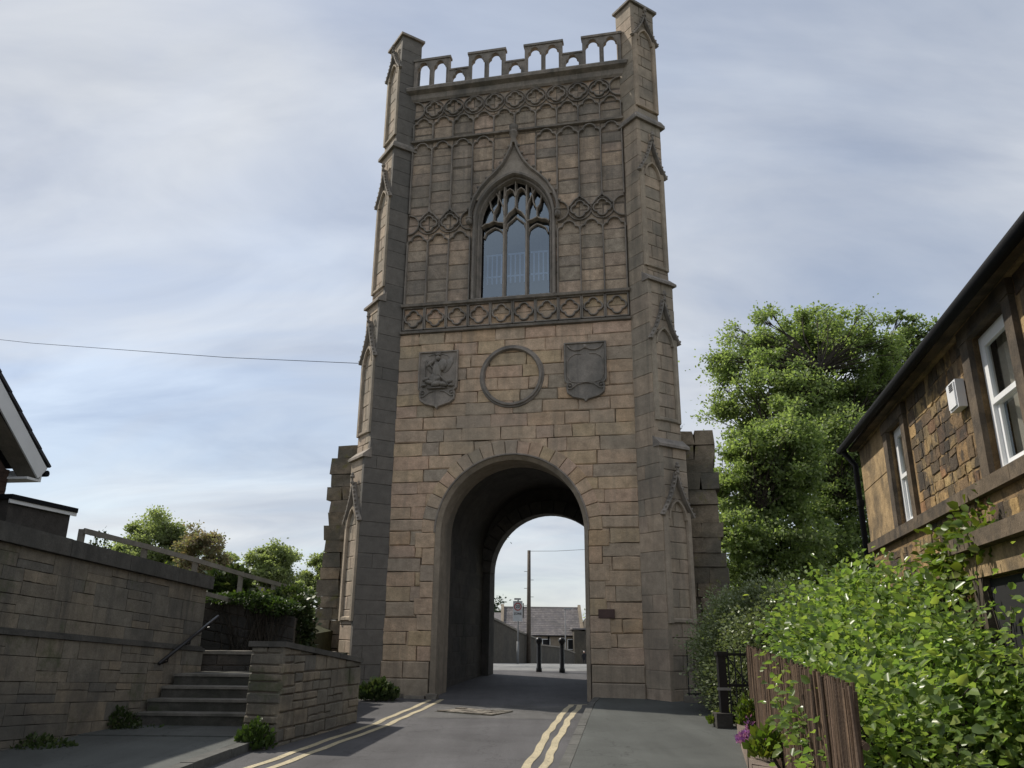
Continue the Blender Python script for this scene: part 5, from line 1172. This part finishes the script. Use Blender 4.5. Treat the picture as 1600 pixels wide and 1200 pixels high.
def sash(W, lab=None):
    a, b, c_, d_ = W; wn = obj('window', MB(), None, hs)
    fr = MB()
    for q_ in ((a-.2, a, c_, d_), (b, b+.17, c_, d_)):
        fr = MB(); fbox(FH, q_[0], q_[1], q_[2], q_[3], -.3, .045, fr, rng.random()); obj('stone_surround', fr, MT['surround'], wn)
    m = MB(); fbox(FH, a-.22, b+.19, d_, d_+.14, -.3, .055, m); obj('lintel', m, MT['surround'], wn)
    n0, n1 = -.13, -.09; m = MB()
    for q_ in ((a, a+.07, c_, d_), (b-.07, b, c_, d_), (a+.07, b-.07, c_, c_+.06), (a+.07, b-.07, d_-.07, d_)): fbox(FH, *q_, n0, n1+.03, m)
    obj('frame', m, MT['white'], wn); mid = (c_+d_)/2
    for lo, hi, nn in ((c_+.06, mid+.02, n0), (mid-.02, d_-.07, n0+.035)):
        m = MB(); i0, i1 = a+.07, b-.07
        for q_ in ((i0, i0+.05, lo, hi), (i1-.05, i1, lo, hi), (i0+.05, i1-.05, lo, lo+.05), (i0+.05, i1-.05, hi-.045, hi)): fbox(FH, *q_, nn, nn+.035, m)
        obj('sash', m, MT['white'], wn); m = MB(); m.add([fp(FH, u, v, nn+.015) for u, v in ((i0, lo), (i1, lo), (i1, hi), (i0, hi))], [(0, 1, 2, 3)]); obj('pane', m, MT['houseglass'], wn)
    m = MB(); n = 26
    vs_ = [fp(FH, a+(b-a)*i/n, z, -.22+.02*math.sin(i*1.7)) for i in range(n+1) for z in (c_, d_)]; m.add(vs_, [(2*i, 2*i+2, 2*i+3, 2*i+1) for i in range(n)]); obj('curtain', m, MT['curtain'], wn)
    wn.data.from_pydata([tuple(fp(FH, a+.001, c_+.001, -.2)), tuple(fp(FH, a+.002, c_+.001, -.2)), tuple(fp(FH, a+.001, c_+.002, -.2))], [], [(0, 1, 2)]); wn.data.materials.append(MT['white'])
sash(W1); sash(W2)
# door head with hood and pale lintel
m = MB(); fbox(FH, 4.75, 6.75, -.2, 2.08, .005, .02, m); obj('door_recess', m, MT['dark'], hs)
m = MB(); fbox(FH, 4.42, 6.85, 2.1, 2.34, -.02, .1, m); obj('door_lintel', m, MT['quoin'], hs)
m = MB(); fbox(FH, 4.36, 6.95, 2.34, 2.48, -.02, .22, m); obj('door_hood', m, MT['surround'], hs)
for u in (4.52, 6.62): m = MB(); fbox(FH, u, u+.24, -.2, 2.1, -.02, .09, m); obj('door_jamb', m, MT['surround'], hs)
# alarm box
ab = thing('alarm_box', 'white plastic alarm box fixed beside the nearer sash window', 'alarm box', HO+fp(FH, 4.86, 3.83, .0))
FA = (V3((0, 0, 0)), US, V3((0, 0, 1)), NH); m = MB(); fbox(FA, -.13, .13, -.13, .15, .02, .1, m); fbox(FA, -.11, .11, -.11, .13, .1, .115, m); obj('case', m, MT['plastic'], ab)
for k in range(4): m = MB(); fbox(FA, -.02, .09, .05+k*.02, .06+k*.02, .115, .119, m); obj('vent_slot', m, MT['black'], ab)
m = MB(); m.ell((-.14, .02, .06), .03, .03, .03, 8, 6, F=FA); obj('lamp', m, MT['plastic'], ab, smooth=True)

# ------------------------------------------------------------------ right: fence, kerb wall, gate, hedge, bush
fl = lin((1.5, 3.0), (2.95, 9.4), (3.5, 12.0), (3.6, 12.45))
sf_ = thing('stick_fence', 'brown fence of close upright wooden sticks behind the low kerb wall', 'fence', (2.95, 9.4, .25))
sm_ = []
for k in range(6):
    m = MB(); hgt = 1.12+rng.uniform(-.03, .03); l_ = rng.uniform(-.012, .012)
    m.tube([(0, 0, -.05), (l_, 0, hgt*.5), (-l_*.5, 0, hgt)], [.014, .013, .012], 6); me = mesh('slat', m); me.materials.append(MT['cane']); sm_.append(me)
y = 12.4; k = 0
while y > 4.4 and k < 290:
    o = obj('slat', sm_[k % 6], None, sf_, loc=(fl(y)-2.95+rng.uniform(-.006, .006), y-9.4, h(y)+.15-.25+rng.uniform(-.02, .02))); o.rotation_euler = (rng.uniform(-.012, .012), rng.uniform(-.012, .012), rng.uniform(0, 6)); y -= .031; k += 1
for z in (.35, .85): obj('rail', MB().tube([(fl(y_)-2.95+.03, y_-9.4, h(y_)-.1+z) for y_ in (12.4, 11, 9.4, 7, 4.4)], .02, 6), MT['cane'], sf_)
kw = thing('low_kerb_wall', 'low pinkish stone kerb wall at the foot of the stick fence', 'wall', (2.9, 10.9, .3)); kl = lin((1.1, 3.0), (2.62, 9.4), (3.17, 11.75))
y = 11.75
while y > 4:
    L_ = rng.uniform(.7, 1.0); y0 = y-L_; m = MB(); d_ = .14
    m.prism([(kl(y0)-2.9, y0-10.9+.008), (kl(y0)+.24-2.9, y0-10.9+.008), (kl(y)+.24-2.9, y-10.9-.008), (kl(y)-2.9, y-10.9-.008)], -.3, [.13, .1, .1, .13], rng.random()); m.v = [(a+rng.uniform(-.008, .008), b, c_+rng.uniform(-.008, .008)) for a, b, c_ in m.v]; obj('stone', m, MT['gardenwall'], kw); y = y0
m = MB(); m.prism([(1.0, 3), (5.0, 3), (6.0, 12.6), (3.45, 12.6), (2.85, 9.4)], -.2, .3); struct('front_garden', m, MT['soil'])
m = MB(); m.prism([(3.45, 12.6), (6.0, 12.6), (9, 17), (9, 24), (4.2, 24), (4.2, 18.2), (3.75, 15)], -.2, .34); struct('side_garden', m, MT['soil'])
# flowers
fw_ = weed('clump of purple flowers on the low kerb wall', 2.78, 9.75, .17, .14, 420, 51, 'flower', z=.42, ls=.045, cat='flowers')
weed('tiny purple flower stalk in front of the stick fence', 3.16, 11.1, .06, .2, 50, 52, 'flower', z=.42, ls=.04, cat='flowers')
weed('yellow green plant at the far end of the low kerb wall', 3.35, 11.75, .18, .42, 420, 53, 'l_creep', z=.4, ls=.07)
weed('yellow green leafy plant at the bottom of the stick fence', 2.62, 8.6, .2, .3, 240, 54, 'l_creep', z=.42, ls=.1)
# gate
g_ = thing('iron_gate', 'dark painted metal gate and post between hedge and stick fence', 'gate', (3.55, 12.85, .3))
obj('gate_post', MB().box(-.32, -.2, -.06, .06, -.1, 1.0), MT['black'], g_); obj('post_cap', MB().box(-.34, -.18, -.08, .08, 1.0, 1.06), MT['black'], g_)
obj('latch_plate', MB().box(-.36, -.16, -.085, -.07, .5, .54), MT['grey'], g_)
for z in (.1, .55, 1.0): obj('gate_rail', MB().box(-.2, .5, -.02, .02, z, z+.04), MT['black'], g_)
for k in range(7): obj('gate_bar', MB().tube([(-.15+k*.1, 0, .05), (-.15+k*.1, 0, 1.1)], .011, 6), MT['black'], g_)
obj('brace', MB().tube([(-.18, 0, 1.0), (.48, 0, .12)], .013, 6), MT['black'], g_); obj('footing', MB().box(-.42, -.18, -.16, .1, -.1, .18, .4), MT['darkwall'], g_)
# railing beside the tower
p_ = loc(4.0, -.45, .34); ir = thing('iron_railing', 'short rusty iron railing beside the right buttress', 'railing', p_, YAW)
for k in range(5): obj('bar', MB().tube([(-.2+k*.13, 0, 0), (-.2+k*.13, 0, 1.15)], .012, 6), MT['black'], ir)
for z in (.12, 1.05): obj('rail', MB().box(-.24, .4, -.012, .012, z, z+.035), MT['black'], ir)
obj('plinth', MB().box(-.3, .5, -.15, .12, -.15, .1, .5), MT['kerb'], ir)
shrub('hedge', 'tall dark small-leaved hedge between the tower and the gate', 'hedge', [((4.5, 15.0, 1.3), (.9, 1.4, 1.12)), ((4.0, 14.2, .9), (.55, 1.0, .8)), ((3.95, 15.2, 1.1), (.5, .6, .9)), ((4.8, 13.9, 1.6), (.7, .9, .75)), ((4.35, 16.0, 1.3), (.55, .7, .95)), ((4.0, 13.6, 1.5), (.4, .45, .5))], 60000, .058, MT['l_hedge'], 61, up=.35, shell=.5, clump=1100, cs=.12, base=(4.2, 14.8, .3))
shrub('glossy_bush', 'large sunlit bush with glossy green leaves overhanging the stick fence', 'bush', [((4.2, 10.2, 1.4), (.6, .9, .85)), ((3.85, 9.0, 1.4), (.7, 1.0, .85)), ((3.7, 7.9, 1.15), (.75, 1.1, .85)), ((3.4, 6.9, .95), (.8, 1.0, .75)), ((4.2, 9.3, 1.9), (.5, .8, .45)), ((3.6, 6.2, 1.45), (.5, .8, .55)), ((3.65, 10.4, 1.65), (.35, .5, .25)), ((3.5, 9.6, 1.55), (.35, .5, .28)), ((3.3, 8.9, 1.45), (.35, .5, .33)), ((3.1, 8.1, 1.2), (.35, .5, .42)), ((2.75, 7.2, .9), (.38, .6, .5)), ((2.6, 6.4, .8), (.36, .7, .5)), ((2.5, 5.6, .75), (.4, .7, .5))], 27000, .07, MT['l_bush'], 62, fold=.12, up=.15, shell=.5, clump=900, cs=.13, base=(3.7, 8.6, .3))
shrub('climbing_plant', 'yellow green climber growing over the door hood of the stone house', 'climber', [((4.72, 8.0, 2.35), (.3, .8, .28)), ((4.5, 7.2, 2.6), (.25, .4, .25)), ((4.85, 8.9, 2.0), (.3, .5, .35))], 1700, .1, MT['l_creep'], 63, fold=.1, up=.2, shell=.2, clump=90, cs=.1, base=(4.6, 8.0, .3))
# ------------------------------------------------------------------ big trees on the right
def btree(lab, dist, px, lobes, seed, nl, ls, nc, H_, mat='l_big', **k):
    b_ = at(px, 990, dist); b_.z = .3
    lb = [(at(x, y, dist+dd)-b_, r/1280*dist*1.05) for x, y, r, dd in lobes]; Rm = sum(l[1] for l in lb)/len(lb)
    tp_ = max(l[0].z+l[1] for l in lb); xs_ = [l[0].x for l in lb]
    return tree('broadleaf_tree', lab, b_, tp_*H_, (max(xs_)-min(xs_))*.55, tp_*.35, 9, nc, nl, ls, MT[mat], seed, group='trees behind the stone house', lobes=lb, **k)
btree('tallest full green tree between the tower and the stone house', 34, 1270, [(1185, 542, 60, 0), (1265, 532, 62, 2), (1345, 542, 58, 0), (1145, 575, 38, -1), (1128, 636, 34, 0), (1230, 630, 75, -2), (1310, 640, 70, 1), (1370, 620, 55, 2), (1200, 690, 70, 0), (1300, 710, 70, 0)], 71, 92000, .13, 620, .9, cl=.055, shell=.0)
btree('sparser green tree with bare limbs showing, touching the stone house roof', 38, 1400, [(1405, 530, 42, 0), (1442, 532, 36, 0), (1390, 590, 45, 0), (1430, 600, 42, 1)], 72, 13000, .125, 150, .9, cl=.11, shell=.3)
btree('lower broad green tree right beside the right ruined wall', 27, 1190, [(1160, 770, 55, 0), (1215, 745, 60, 0), (1150, 850, 55, -1), (1220, 840, 70, 0), (1180, 920, 60, 0), (1110, 740, 22, 1), (1170, 700, 48, 0), (1235, 690, 55, 0)], 73, 60000, .12, 420, .8, cl=.12, shell=.05)
btree('lower shaded green tree behind the corner of the stone house', 30, 1320, [(1300, 700, 60, 0), (1360, 690, 45, 0), (1290, 760, 65, 0), (1345, 760, 55, 0), (1290, 850, 75, 0), (1350, 850, 60, 1), (1280, 930, 70, 0), (1370, 930, 60, 0)], 74, 60000, .125, 420, .8, cl=.14, shell=.05)
